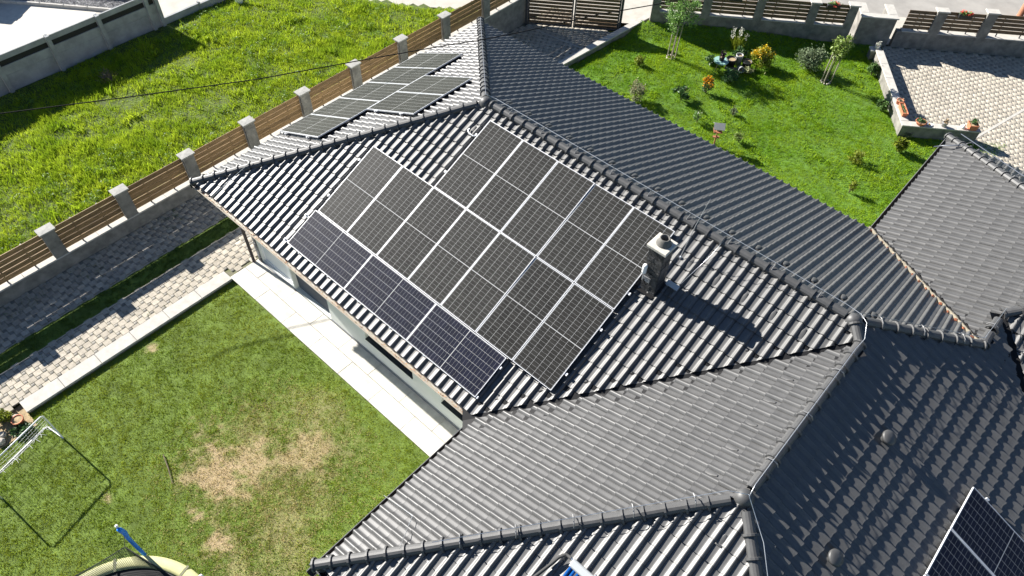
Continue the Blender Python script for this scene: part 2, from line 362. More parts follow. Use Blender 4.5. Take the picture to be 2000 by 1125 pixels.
for f in FACES:
    b = MB(); n = len(f.poly3)
    sh_ = [p + f.V*(0.14 if uv[1] < 1e-6 else 0) for p, uv in zip(f.poly3, f.poly)]
    top = [p - f.N*0.018 for p in sh_]; bot = [p - f.N*0.10 for p in sh_]
    b.add(top+bot, [tuple(range(n)), tuple(range(2*n-1, n-1, -1))] + [(i, i+n, (i+1) % n+n, (i+1) % n) for i in range(n)])
    o = b.build('roof_slope', 'deck', house); slopes[id(f)] = o
# tile shape
PU, PV = 0.2135, 0.3345
prof = [(0.0,-0.004),(0.03,-0.001),(0.14,0.000),(0.36,0.0002),(0.48,0.0025),(0.55,0.0115),(0.62,0.0265),(0.685,0.0385),(0.745,0.0440),(0.80,0.0440),(0.86,0.0375),(0.92,0.0235),(0.975,0.0075),(1.0,-0.002)]
npf = len(prof); STEP = 0.0285
def tile_verts():
    vs = []
    for s, h in prof: vs.append((s*PU, 0.002, h*1.10+STEP-0.034))      # lower lip
    for s, h in prof: vs.append((s*PU, 0.000, h*1.10+STEP+0.0025))
    for s, h in prof: vs.append((s*PU, 0.022, h*1.09+STEP-0.0030))
    for s, h in prof: vs.append((s*PU-(0.004 if .5 < s < .97 else 0), PV+0.03, h*0.93+STEP*(-0.03/PV)))
    return np.array(vs)
TV = tile_verts()
TF = np.array([(r*npf+i, r*npf+i+1, (r+1)*npf+i+1, (r+1)*npf+i) for r in range(3) for i in range(npf-1)])
tile_me = bpy.data.meshes.new('tile'); tile_me.from_pydata([tuple(v) for v in TV], [], [tuple(f) for f in TF]); tile_me.materials.append(MATS['tile'])
sm = np.ones(len(TF), bool); sm[:npf-1] = False; tile_me.polygons.foreach_set('use_smooth', sm); tile_me.set_sharp_from_angle(angle=R_(42))
cand = []; bulkV = []; bulkF = []; bulkR = []; nb = 0
cutbm = bmesh.new(); 
def poly_inset(f):
    """half planes (point, inward normal) in uv"""
    hp = []; n = len(f.poly); cx = sum(p[0] for p in f.poly)/n; cy = sum(p[1] for p in f.poly)/n
    for i in range(n):
        a = f.poly[i]; b = f.poly[(i+1) % n]; d = (b[0]-a[0], b[1]-a[1]); L = math.hypot(*d); nn = (-d[1]/L, d[0]/L)
        if nn[0]*(cx-a[0])+nn[1]*(cy-a[1]) < 0: nn = (-nn[0], -nn[1])
        off = f.cut[i]; horiz = abs(d[1]) < 1e-6 and a[1] < 1e-6
        if horiz: off = -0.6
        hp.append(((a[0]+nn[0]*off, a[1]+nn[1]*off), nn))
    return hp
PH0 = {id(Fw): 0.06}
for f in FACES:
    hp = poly_inset(f); us = [p[0] for p in f.poly]; vs_ = [p[1] for p in f.poly]
    ph = PH0.get(id(f), 0.03)
    k0 = math.floor((min(us)-ph)/PU)-1; k1 = math.ceil((max(us)-ph)/PU)+1; nr = math.ceil((max(vs_)+0.02)/PV)+1
    for r in range(nr):
        v0 = (0.05 if f is Fw else 0.10) + r*PV
        for k in range(k0, k1):
            u0 = ph + k*PU
            cs = [(u0, v0), (u0+PU, v0), (u0, v0+PV+0.03), (u0+PU, v0+PV+0.03)]
            ins = True; out = False
            for (a, nn) in hp:
                ds = [(c[0]-a[0])*nn[0]+(c[1]-a[1])*nn[1] for c in cs]
                if max(ds) < 0: out = True; break
                if min(ds) < -1e-6: ins = False
            if out: continue
            j = (random.gauss(0, 0.0014), random.gauss(0, 0.0025), random.gauss(0, 0.0045), random.gauss(0, 0.0028))
            if ins: cand.append((f, u0, v0, j)); continue
            # cut tile
            bm = bmesh.new()
            vv = [bm.verts.new((v[0]+u0, v[1]+v0+j[1], v[2]+j[0])) for v in TV]
            for q in TF: bm.faces.new([vv[i] for i in q])
            for (a, nn) in hp:
                bmesh.ops.bisect_plane(bm, geom=bm.verts[:]+bm.edges[:]+bm.faces[:], plane_co=(a[0], a[1], 0), plane_no=(-nn[0], -nn[1], 0), clear_outer=True)
            bm.verts.index_update()
            base = nb; W = f.M
            for v in bm.verts: bulkV.append(tuple(W @ v.co))
            nb += len(bm.verts); rr = random.random()
            for fc in bm.faces:
                ix = [base+v.index for v in fc.verts]
                for q in range(1, len(ix)-1): bulkF.append((ix[0], ix[q], ix[q+1])); bulkR.append(rr)
            bm.free()
# choose the 300 whole tiles that show largest
cen = np.array([f.pt(u0+PU/2, v0+PV/2, 0.02) for f, u0, v0, j in cand])
px_, dep = pix(cen); inn = (px_[:, 0] > 10) & (px_[:, 0] < 1990) & (px_[:, 1] > 10) & (px_[:, 1] < 1115)
view = np.array(CAM) - cen; view /= np.linalg.norm(view, axis=1)[:, None]
fac = np.array([f.N.dot(Vector(v)) for (f, *_), v in zip(cand, view)])
size = np.where(inn, fac/dep**2, 0); chosen = set(np.argsort(-size)[:300].tolist())
extra = []
for i, (f, u0, v0, j) in enumerate(cand):
    M = f.M @ Matrix.Translation((u0, v0+j[1], j[0])) @ Matrix.Rotation(j[2], 4, 'X') @ Matrix.Rotation(j[3]*0.5, 4, 'Z') @ Matrix.Rotation(j[3], 4, 'Y')
    if i in chosen:
        o = bpy.data.objects.new('tile', tile_me); C.objects.link(o); o.parent = slopes[id(f)]; o.matrix_world = M
    else:
        extra.append(np.c_[TV, np.ones(len(TV))] @ np.array(M).T[:, :3])
E = np.array(extra).reshape(-1, 3); nt_ = len(extra)
EF = (TF[None] + (np.arange(nt_)*len(TV))[:, None, None]).reshape(-1, 4)
E3 = np.r_[EF[:, [0,1,2]], EF[:, [0,2,3]]]; rn = np.repeat(RNG.random(nt_), len(TF)); rn = np.r_[rn, rn]
allV = np.r_[E, np.array(bulkV)]; allF = np.r_[E3, np.array(bulkF)+len(E)]; allR = np.r_[rn, np.array(bulkR)]
o = npmesh('roof_tiles', allV, allF, 'tile', house, rnd=allR, smooth=True); tag(o, kind='stuff')
o.data.set_sharp_from_angle(angle=R_(42))

# ridge and hip caps
def cap_mesh():
    b = MB(); n = 7; L = 0.335; AN = [-108, -72, -40, -12, 12, 40, 72, 108]; n = len(AN)
    def ring(y, r, k=1.0, zo=0.0): return [Vector((r*math.sin(a)*1.12, y, r*math.cos(a)*k+zo)) for a in [R_(q) for q in AN]]
    secs = [(-0.052, 0.092), (-0.050, 0.122), (-0.012, 0.122), (-0.006, 0.092), (0.03, 0.090), (L-0.01, 0.085)]
    vs = []; fs = []
    for y, r in secs: vs += ring(y, r)
    for i in range(len(secs)-1):
        for k in range(n-1): fs.append((i*n+k, i*n+k+1, (i+1)*n+k+1, (i+1)*n+k))
    b.add(vs, fs); return b
cap0 = cap_mesh().build('ridge_tile', 'ridge', house, smooth=True); cap_me = cap0.data; bpy.data.objects.remove(cap0)
cap_me.set_sharp_from_angle(angle=R_(20))
def caps(a, b, zo=0.03, start=0.1, end=0.1, maxn=999):
    a = zz(a)+Vector((0,0,zo)); b = zz(b)+Vector((0,0,zo)); d = (b-a); L = d.length; d.normalize()
    n = min(int((L-start-end)/0.335), maxn); st = (L-start-end)/max(1, int((L-start-end)/0.335))
    x = d.cross(Vector((0,0,1))).normalized(); up = x.cross(d)
    for i in range(n):
        p = a + d*(start+i*st) + Vector((0,0,random.gauss(0, .002)))
        M = Matrix(((x.x, d.x, up.x, p.x), (x.y, d.y, up.y, p.y), (x.z, d.z, up.z, p.z), (0,0,0,1))) @ Matrix.Rotation(random.gauss(0, 0.008), 4, 'Z')
        o = bpy.data.objects.new('ridge_tile', cap_me); C.objects.link(o); o.parent = house; o.matrix_world = M
caps(A, B, 0.035, 0.25, 0.15); caps(Cc, A, 0.03, 0.05, 0.2); caps(D, A, 0.03, 0.05, 0.2); caps(B2, Rr, 0.035, 0.05, 0.15)
caps(B, B2, 0.03, 0.12, 0.0); caps(S1, B, 0.03, 0.06, 0.2); caps(Q, Rr, 0.03, 0.05, 0.2); caps(T, Rr, 0.03, 0.05, 0.2)
caps(S1, U, 0.035, 0.05, 0.08); caps(U, AP, 0.03, 0.05, 0.1); caps(Vv, AP, 0.03, 0.05, 0.1)
def hub(p, name='ridge_hub'):
    b = MB(); pr = [(0.17, -0.10), (0.165, -0.02), (0.145, 0.06), (0.10, 0.115), (0.05, 0.135), (0.001, 0.14)]
    b.lathe(pr, 14); o = b.build(name, 'ridge', house, smooth=True, loc=zz(p)+Vector((0, 0, 0.0)))
for p in (A, B, Rr): hub(p)
# valleys
def strip(name, a, b, wd, m, zo, th=0.004):
    a = zz(a); b = zz(b); d = (b-a).normalized(); x = d.cross(Vector((0,0,1))).normalized(); bb_ = MB()
    for sgn in (-1, 1):
        e = x*wd*sgn; rise = Vector((0,0,wd*TT*0.70))
        bb_.add([a+Vector((0,0,zo)), b+Vector((0,0,zo)), b+e+rise+Vector((0,0,zo)), a+e+rise+Vector((0,0,zo))], [(0,1,2,3)])
    return bb_.build(name, m, house)
strip('valley_sheet', (P[0]-.15,P[1]-.15,-.06), B2, 0.30, 'valley', 0.004)
strip('valley_sheet', W0, S1, 0.25, 'valley', 0.004); strip('valley_sheet', V2, U, 0.30, 'valley', 0.004)
# raw valley edge: sealing foam bead with cut clay edges
def bead(a, b, side):
    a = zz(a); b = zz(b); d = (b-a); L = d.length; d.normalize(); x = d.cross(Vector((0,0,1))).normalized()*side; up = x.cross(d)*side
    bd = MB(); pts = []; rs = []
    n = 60
    for i in range(n+1): pts.append(a + d*L*i/n + x*(0.055+random.gauss(0, .006)) + Vector((0,0,0.05))); rs.append(0.042+random.gauss(0, .006))
    bd.tube(pts, rs, 7); bd.build('valley_foam', 'foam', house, smooth=True)
    for i in range(int(L/0.30)):
        p = a + d*(0.2+i*0.30) + x*0.115 + Vector((0,0,0.085)); m = MB()
        m.box((0,0,0), (0.035+random.random()*.02, 0.045+random.random()*.02, 0.02), Matrix.Translation(p) @ Matrix.Rotation(random.random()*3, 4, 'Z') @ Matrix.Rotation(0.4, 4, 'X'))
        m.build('cut_tile_edge', 'clay', house)
bead(W0, S1, 1)
# vent tiles
vb = MB()
vpts = []; 
for i, (y, r, h) in enumerate([(0.0, 0.062, 0.022), (0.012, 0.062, 0.026), (0.12, 0.048, 0.022), (0.22, 0.02, 0.008)]):
    vpts += [Vector((r*math.cos(a), y, 0.02+h*math.sin(a))) for a in [math.pi*k/8 for k in range(9)]]
vb.add(vpts, [(i*9+k, i*9+k+1, (i+1)*9+k+1, (i+1)*9+k) for i in range(3) for k in range(8)] + [tuple(range(9))])
vo = vb.build('vent_tile', 'ridge', house, smooth=True); vent_me = vo.data; bpy.data.objects.remove(vo)
vent_me.set_sharp_from_angle(angle=R_(45))
def vents(f, us, v):
    for u in us:
        ph = PH0.get(id(f), 0.03); u = ph+round((u-ph)/PU)*PU+0.058
        o = bpy.data.objects.new('vent_tile', vent_me); C.objects.link(o); o.parent = house; o.matrix_world = f.M @ Matrix.Translation((u, v, 0.012)) @ Matrix.Diagonal((1, 1, 1.3 if f is Fe else .38, 1))
vents(Fe, [XW-(5.63+0.6405*i) for i in range(16)], 5.20)
vents(Fw, [5.60]+[11.86+0.6405*i for i in range(5)], 5.12)
vents(Fx, [-1.18-0.6405*i for i in range(5)], 4.80)
vents(Fs, [5.2], 4.75)
# mushroom vents on the shaded slope
for (v, y) in ((4.27, 4.00), (3.93, 1.47)):
    p = Fp.pt(y-T[1], v, 0.02); b = MB(); b.lathe([(0.075, -0.05), (0.075, 0.10), (0.135, 0.10), (0.14, 0.135), (0.125, 0.16), (0.05, 0.175), (0.001, 0.178)], 18, M=Fp.M.to_3x3().to_4x4())
    b.build('roof_vent', 'ridge', house, smooth=True, loc=p)
# gutters
def gutter(a, b, outv, m, r=0.075, edge=None, name='gutter', z=-0.035, off=-0.05):
    a = zz(a)+Vector(outv)*off+Vector((0,0,z)); b = zz(b)+Vector(outv)*off+Vector((0,0,z)); ov = Vector(outv); bb_ = MB(); vs = []
    n = 9
    for p in (a, b):
        for k in range(n):
            an = math.pi*k/(n-1); vs.append(p + ov*r*math.cos(an) + Vector((0,0,-r*math.sin(an))))
    for p in (a, b):
        for k in range(n):
            an = math.pi*k/(n-1); vs.append(p + ov*(r+.006)*math.cos(an) + Vector((0,0,-(r+.006)*math.sin(an))))
    fs = [(k, k+1, n+k+1, n+k) for k in range(n-1)] + [(2*n+k+1, 2*n+k, 3*n+k, 3*n+k+1) for k in range(n-1)]
    fs += [(0, n, 3*n, 2*n), (n-1, 2*n-1+0, 4*n-1, 3*n-1)]
    bb_.add(vs, fs); o = bb_.build(name, m, house)
    if edge:
        t = MB(); t.tube([a+ov*(r+.004)+Vector((0,0,.004)), b+ov*(r+.004)+Vector((0,0,.004))], 0.011, 6); t.build('gutter_bead', edge, house)
    return o
gutter((-0.05,0,0), (XP-0.02,0,0), (0,-1,0), 'gutter_cream', edge='gutter_cream', off=-.015, r=.065)
gutter((0,-0.08,0), (0,2*YR+.1,0), (-1,0,0), 'gutter_dark', edge='gutter_edge')
gutter((0,2*YR,0), (XW,2*YR,0), (0,1,0), 'gutter_dark', edge='gutter_edge')
gutter((XP,-.06,0), (XP,-YQ-.15,0), (-1,0,0), 'gutter_dark', edge='gutter_edge', off=-0.055, r=0.08)
gutter((XP-.1,-YQ,0), (XE,-YQ,0), (0,-1,0), 'gutter_dark', edge='gutter_edge')
gutter((XW,2*YR+.05,0), (XW,YV+.1,0), (-1,0,0), 'gutter_dark', edge='gutter_edge', off=-0.055, r=0.08)
gutter((XE,-YQ,0), (XE,YU,0), (1,0,0), 'gutter_dark', edge='gutter_edge')
# debris in the west gutter
n = 420; lv = []; lf = []
for i in range(n):
    x = random.uniform(0.3, XP-.1); p = Vector((x, 0.012+random.gauss(0,.025), EZ-0.09+random.random()*.025)); s = random.uniform(.008, .022)
    a = Vector((random.gauss(0,1), random.gauss(0,1), random.gauss(0,.4))).normalized()*s; c = Vector((random.gauss(0,1), random.gauss(0,1), random.gauss(0,.4))).normalized()*s*.6
    lv += [p-a, p-c, p+a, p+c]; lf.append((4*i, 4*i+1, 4*i+2, 4*i+3))
o = npmesh('gutter_leaves', np.array(lv), np.array(lf), 'dead_leaf', house, rnd=RNG.random(n)); tag(o, kind='stuff')

# walls, fascia
hw = MB()
def wallbox(x0, y0, x1, y1, z0=-1.0, z1=2.93): hw.bbox((x0, y0, z0), (x1, y1, z1))
WY = 0.73
# west wall of main block with openings, at y = WY (thickness .3)
segs = [(0.80, 0.92, -1.0, 2.9), (2.40, 2.46, -1, 2.9), (4.06, 5.60, -1, 2.9), (7.39, 8.42, -1, 2.9), (9.92, 11.0, -1, 2.9), (5.60, 7.39, -1, 0.63), (8.42, 9.92, -1, 0.66), (5.60, 7.39, 2.25, 2.9), (8.42, 9.92, 2.25, 2.9), (0.92, 2.40, 2.35, 2.9), (2.46, 4.06, 2.35, 2.9), (0.92, 2.40, -1, 0.03), (2.46, 4.06, -1, 0.03)]
for x0, x1, z0, z1 in segs: hw.bbox((x0, WY, z0), (x1, WY+0.30, z1))
hw.bbox((0.80, WY+.305, -1), (1.10, 2*YR-0.75, 2.9)); hw.bbox((1.105, 2*YR-1.05, -1), (XW+.75, 2*YR-.75, 2.9))
hw.bbox((XP+.75, -YQ+.75, -1), (XP+1.05, WY-.003, 2.9)); hw.bbox((XP+1.055, -YQ+.75, -1), (XE-.75, -YQ+1.05, 2.9)); hw.bbox((XE-1.05, -YQ+1.055, -1), (XE-.75, YU+.5, 2.9))
hw.bbox((XW+.75, 2*YR-.747, -1), (XW+1.05, YV-.75, 2.9)); hw.bbox((XW+1.055, YV-1.05, -1), (24, YV-.75, 2.9))
hw.build('wall', 'plaster', house)
pl = MB(); pl.bbox((4.06, WY-0.012, -0.3), (11.0, WY-.002, 0.10)); pl.build('plinth', 'plinth', house)
sf = MB()
sf.bbox((0.155, 0.14, 2.82), (XP+.12, WY+.3, 2.845)); sf.bbox((0.155, WY+.305, 2.82), (0.79, 2*YR-.16, 2.845)); sf.bbox((.80, 2*YR-.745, 2.82), (XW+.12, 2*YR-.16, 2.845)); sf.bbox((XP+.155, -YQ+.16, 2.82), (XP+.74, .135, 2.845))
sf.bbox((XW+.155, 2*YR-.13, 2.82), (XW+.74, YV-.16, 2.845)); sf.bbox((XP+.745, -YQ+.16, 2.82), (XE-.16, -YQ+.74, 2.845))
sf.build('soffit', 'plaster', house)
fa = MB(); fa.bbox((0.14, 0.115, 2.80), (XP+.1, 0.135, 2.985)); fa.bbox((0.13, 0.14, 2.80), (0.15, 2*YR-.16, 2.985)); fa.bbox((0.14, 2*YR-.155, 2.80), (XW+.1, 2*YR-.135, 2.985))
fa.bbox((XP+.13, -YQ+.16, 2.80), (XP+.15, 0.11, 2.985)); fa.bbox((XW+.13, 2*YR-.13, 2.80), (XW+.15, YV-.16, 2.985)); fa.build('fascia', 'brown_pipe', house)
# cladding stones at the corner
for r in range(22):
    z = 0.02 + r*0.13; x = 0.785
    for k in range(1): 
        m = MB(); m.bev((0,0,0), (0.115, 0.122, 0.04+random.random()*.02), 0.01, Matrix.Translation((x, WY-.001, z)) @ Matrix.Rotation(math.pi/2, 4, 'X')); m.build('cladding_stone', 'stone', house)
    for k in range(6):
        m = MB(); m.bev((0,0,0), (0.32, 0.122, 0.03+random.random()*.02), 0.01, Matrix.Translation((0.799, WY+.33+k*.33+(.15 if r % 2 else 0), z)) @ Matrix.Rotation(-math.pi/2, 4, 'Z') @ Matrix.Rotation(math.pi/2, 4, 'X')); m.build('cladding_stone', 'stone', house)
# glazed door, shutter, windows
d_ = MB(); fz = WY+0.06
for a, b in (((0.92, fz, 0.04), (0.99, fz+.06, 2.34)), ((2.33, fz, 0.04), (2.40, fz+.06, 2.34)), ((.99, fz, .04), (2.33, fz+.06, .11)), ((.99, fz, 2.27), (2.33, fz+.06, 2.34))): d_.bbox(a, b)
do = d_.build('door', 'white_paint', house)
g_ = MB(); g_.bbox((.99, fz+.02, .11), (2.33, fz+.04, 2.27)); g_.build('pane', 'door_white', do)
h_ = MB(); h_.bbox((2.25, fz-.04, 1.0), (2.28, fz, 1.14)); h_.build('handle', 'steel', do)
sl_ = MB(); sl_.bbox((0.80, WY-.05, 0.0), (2.46, WY+.058, 0.028)); sl_.build('door_sill', 'plinth', house)
sh = MB(); sh.bbox((2.46, WY+.14, 0.03), (4.06, WY+.16, 2.35)); so_ = sh.build('roller_shutter', 'shutter', house)
for i in range(44):
    m = MB(); z = 0.035+i*0.052; m.add([(2.47, WY+.138, z), (4.05, WY+.138, z), (4.05, WY+.118, z+.012), (2.47, WY+.118, z+.012), (2.47, WY+.118, z+.038), (4.05, WY+.118, z+.038), (4.05, WY+.138, z+.048), (2.47, WY+.138, z+.048)], [(0,1,2,3), (3,2,5,4), (4,5,6,7)]); m.build('slat', 'shutter', so_)
for (x0, x1, z0) in ((5.60, 7.39, 0.63), (8.42, 9.92, 0.66)):
    m = MB(); y = WY+.13
    for a, b in (((x0, y, z0), (x0+.06, y+.06, 2.25)), ((x1-.06, y, z0), (x1, y+.06, 2.25)), ((x0+.06, y, z0), (x1-.06, y+.06, z0+.06)), ((x0+.06, y, 2.19), (x1-.06, y+.06, 2.25)), (((x0+x1)/2-.04, y, z0+.06), ((x0+x1)/2+.04, y+.06, 2.19))): m.bbox(a, b)
    wo = m.build('window', 'gate_steel', house)
    g_ = MB(); g_.bbox((x0+.06, y+.02, z0+.06), ((x0+x1)/2-.04, y+.04, 2.19)); g_.build('pane', 'glass_dark', wo)
    g_ = MB(); g_.bbox(((x0+x1)/2+.04, y+.02, z0+.06), (x1-.06, y+.04, 2.19)); g_.build('pane', 'glass_dark', wo)
    g_ = MB(); g_.bbox((x0, WY-.03, z0+.002), (x1, y-.002, z0+.02)); g_.build('sill', 'gate_steel', wo)
dp = MB(); dp.tube([(0.72, 0.55, 0.0), (0.72, 0.55, 2.45), (0.66, 0.30, 2.70), (0.62, .03, 2.90)], 0.045, 10); dp.build('downpipe', 'brown_pipe', house, smooth=True)
for z in (0.5, 1.7): 
    m = MB(); m.tube([(0.72, 0.55, z), (0.72, 0.55, z+.04)], 0.055, 10); m.build('pipe_clamp', 'brown_pipe', house)
# chimney with stone cladding
CX0, CX1, CY0, CY1 = 11.335, 11.675, 3.845, 4.185
ch = MB(); ch.bbox((CX0+.02, CY0+.02, EZ+1.4), (CX1-.02, CY1-.02, EZ+3.03)); cho = ch.build('chimney', 'soot', house)
for r in range(13):
    z = EZ+1.50+r*0.118
    for side in range(4):
        L = 0.34; cuts = [0, random.uniform(.12, .22), L] if random.random() < .85 else [0, L]
        for a, b in zip(cuts[:-1], cuts[1:]):
            dpt = 0.018+random.random()*.012; m = MB()
            if side == 0: m.bbox((CX0+a+.002, CY0+.02-dpt, z), (CX0+b-.002, CY0+.019, z+.113))
            elif side == 1: m.bbox((CX0+a+.002, CY1-.019, z), (CX0+b-.002, CY1-.02+dpt, z+.113))
            elif side == 2: m.bbox((CX0+.02-dpt, CY0+a+.02*(a == 0)+.002, z), (CX0+.019, CY0+b-.02*(b == L)-.002, z+.113))
            else: m.bbox((CX1-.019, CY0+a+.02*(a == 0)+.002, z), (CX1-.02+dpt, CY0+b-.02*(b == L)-.002, z+.113))
            m.build('stone', 'chimney_stone', cho)
cp = MB(); cp.bev((CX0-.05, CY0-.05, EZ+3.035), (CX1+.05, CY1+.05, EZ+3.10), 0.012); cp.build('chimney_cap', 'chimney_cap', cho)
fl = MB(); cx, cy = (CX0+CX1)/2+.01, (CY0+CY1)/2+.02
fl.lathe([(0.155, 0), (0.14, 0.035), (0.115, 0.06), (0.105, 0.15), (0.085, 0.15), (0.08, 0.145), (0.08, -0.25)], 20, (cx, cy, EZ+3.10)); fl.build('flue', 'flue', cho, smooth=True)
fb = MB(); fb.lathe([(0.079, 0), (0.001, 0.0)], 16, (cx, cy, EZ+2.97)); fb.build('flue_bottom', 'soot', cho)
fs_ = MB(); fs_.bbox((CX0-.10, CY0-.10, -.004), (CX1+.02, CY0-.01, .0), Matrix.Translation((0,0,EZ+TT*CY0+.05)) ); fs_.build('flashing', 'valley', cho)
# antenna device on the chimney
an = thing('antenna', 'small white cylindrical antenna on a bracket at the chimney', 'antenna', (CX0+.03, CY0-.05, EZ+2.32))
b = MB(); b.lathe([(0.001, 0), (0.045, 0.0), (0.05, 0.02), (0.05, 0.20), (0.042, 0.225), (0.02, 0.235), (0.001, 0.236)], 14); b.build('housing', 'white_plastic', an, smooth=True)
b = MB(); b.tube([(0, 0, -0.22), (0, 0, 0.0)], 0.014, 8); b.bbox((-.02, 0, -.16), (.16, .05, -.12)); b.bbox((.05, 0.0, -.22), (.16, .05, -.165)); b.build('bracket', 'steel', an)
b = MB(); b.tube([(0.02, 0, -.2), (.07, -.01, -.24), (.10, 0.0, -.30), (.13, .02, -.26)], 0.008, 6); b.build('lead', 'cable', an)
# step bracket right of the chimney
st = thing('roof_step', 'light metal step bracket on the tiles right of the chimney', 'roof step', Fw.pt(11.86, 4.62, 0.0))
MS = Fw.M.to_3x3().to_4x4(); b = MB(); b.bbox((-.13, -.05, .10), (.15, .07, .106), MS); b.build('tread', 'collector_box', st)
b = MB(); b.bbox((-.10, -.05, .03), (-.07, .03, .098), MS); b.bbox((.07, -.05, .03), (.10, .03, .098), MS); b.build('support', 'steel', st)

# lightning protection wires
def wire(name, label, pts, r=0.006, clips=True):
    t = thing(name, label, 'wire', pts[0]); o = Vector(pts[0]); b = MB(); b.tube([Vector(p)-o for p in pts], r, 6); b.build('conductor', 'steel', t, smooth=True)
    if clips:
        for a, c in zip(pts[:-1], pts[1:]):
            a = Vector(a); c = Vector(c); L = (c-a).length; n = int(L/1.0)
            for i in range(n):
                p = a + (c-a)*((i+.5)/n) - o; m = MB(); d = (c-a).normalized()
                x = d.cross(Vector((0,0,1))).normalized()
                m.tube([p+Vector((0,0,.015)), p-Vector((0,0,0.08))], 0.009, 6); m.tube([p-x*.12-Vector((0,0,.15)), p-x*.08-Vector((0,0,.08)), p+x*.0-Vector((0,0,.055)), p+x*.08-Vector((0,0,.08)), p+x*.12-Vector((0,0,.15))], 0.011, 6)
                m.build('clip', 'gutter_edge', t)
    return t
up = Vector((0,0,0.225))
def R3(p, dx=0, dy=0): return zz(p)+up+Vector((dx, dy, 0))
wire('lightning_wire', 'thin steel lightning wire along the main ridge and down its south hip', [R3(A, -.02, .02), R3(A, .3, .06), R3(B, -.25, .05)]+[R3(B, .05, .02), R3(B, .22, -.10), R3(B2, .02, 0.0), R3(B2, .0, -.3), R3(Rr, 0.02, .2), R3(Rr, .05, -.05)])
wire('lightning_wire', 'thin steel lightning wire climbing the far north hip to the ridge', [R3(D, .1, -.1), R3(A, -.02, .02)], 0.005)
wire('lightning_wire', 'thin bright lightning wire running along the front hip of the south wing', [R3(tuple(Q[i]+(Rr[i]-Q[i])*.30 for i in range(3))), R3(Rr, -.25, -.2), R3(Rr, 0.05, -.02)])
wire('lightning_wire', 'steel lightning wire going down the shaded hip at the bottom', [R3(Rr, .05, -.05), R3(Rr, .6, -.55), R3(tuple(Rr[i]+(T[i]-Rr[i])*.6 for i in range(3)))], clips=False)
wire('lightning_wire', 'steel lightning wire with white clips along the hip beside the garage wing', [R3(B, .05, .05), R3(S1, -.05, 0), R3(U, 0, 0)])
wire('lightning_wire', 'lightning wire descending the pale south wing tiles to the gutter', [zz(tuple(Q[i]+(Rr[i]-Q[i])*.22 for i in range(3)))+Vector((0,0,.17)), Fx.pt(2.35, .9, .10), Fx.pt(2.35, -.05, .06)], 0.006, clips=False)
wire('lightning_wire', 'lightning wire dropping from the north hip over the corner tiles', [zz((1.2, 1.2, TT*1.2))+Vector((0,0,.17)), Fw.pt(1.0, .55, .10), Fw.pt(.9, -.05, .06)], 0.006, clips=False)
wire('lightning_wire', 'lightning wire running down beside the chimney from the ridge', [zz((12.15, YR, TT*YR))+Vector((0,0,.14)), Fw.pt(12.12, 5.6, .09), Fw.pt(11.98, 4.75, .08)], 0.005, clips=False)
wire('lightning_wire', 'pale lightning wire along the hip of the garage wing', [R3(tuple(Vv[i]+(AP[i]-Vv[i])*.04 for i in range(3)), .05, .12), R3(AP, 0, .1)], 0.012)
wire('lightning_wire', 'pale lightning wire bent over the corner of the garage roof to the gutter', [Fg.pt(0.75, -.1, .08), Fg.pt(0.72, .12, .12), Fg.pt(.62, .62, .14)], 0.014, clips=False)
rd = thing('lightning_rod', 'slim upright lightning rod standing on the ridge behind the chimney', 'lightning rod', zz((11.62, 4.75, TT*4.75)))
b = MB(); b.tube([(0,0,0.05), (0.06,.15,0.9), (.12,.32,1.55)], [0.010, 0.008, 0.004], 6); b.build('rod', 'steel', rd); b = MB(); b.tube([(0,0,.0), (0,0,.06)], 0.03, 8); b.build('foot', 'steel', rd)

# ------------------------------------------------------------------ solar panels
PW_, PL_, PG = 1.038, 2.08, 0.020
def panel_meshes():
    f = MB(); fw = 0.010; h = 0.035
    for a, b in (((0,0,-h),(fw,PL_,0)), ((PW_-fw,0,-h),(PW_,PL_,0)), ((fw,0,-h),(PW_-fw,fw,0)), ((fw,PL_-fw,-h),(PW_-fw,PL_,0))): f.bbox(a, b)
    fo = f.build('frame', 'alu'); fm = fo.data; bpy.data.objects.remove(fo)
    res = [fm]
    for cm in ('cells', 'cells_blue'):
        g = MB(); g.bbox((fw,fw,-0.010),(PW_-fw,PL_-fw,-0.0025)); go = g.build('glass', cm); res.append(go.data); bpy.data.objects.remove(go)
    return res
pf_me, pc_me, pcb_me = panel_meshes()
def panel(face, u, v, land, label, group, blue=False, n=0.13):
    M = face.M @ Matrix.Translation((u, v, n))
    if land: M = M @ Matrix.Translation((0, PW_, 0)) @ Matrix.Rotation(-math.pi/2, 4, 'Z')
    M = M @ Matrix.Rotation(random.gauss(0, .003), 4, 'X') @ Matrix.Rotation(random.gauss(0, .004), 4, 'Y')
    t = thing('solar_module', label, 'solar panel', (0,0,0), group); t.matrix_world = M
    for nm, me in (('frame', pf_me), ('glass', pcb_me if blue else pc_me)):
        o = bpy.data.objects.new(nm, me); C.objects.link(o); o.parent = t
    return t
ORD = ['first', 'second', 'third', 'fourth', 'fifth', 'sixth', 'seventh']
pu, pv = 3.8351, 0.3714; PP = PW_+PG; v_mid = pv+PW_+0.0244; v_top = v_mid+PL_+0.0175
gA = 'panels of the large three row array'
for i in range(5): panel(Fw, pu+2*PP+i*PP, v_top, False, 'solar panel, %s from the left in the row along the ridge' % ORD[i], gA)
for i in range(7): panel(Fw, pu+i*PP, v_mid, False, 'solar panel, %s from the left in the middle row of seven' % ORD[i], gA)
for i in range(3): panel(Fw, pu-0.079+i*(PL_+PG), pv, True, 'bluish sideways solar panel, %s from the left in the row above the eave' % ORD[i], gA, True)
gB = 'panels of the small array on the north slope'
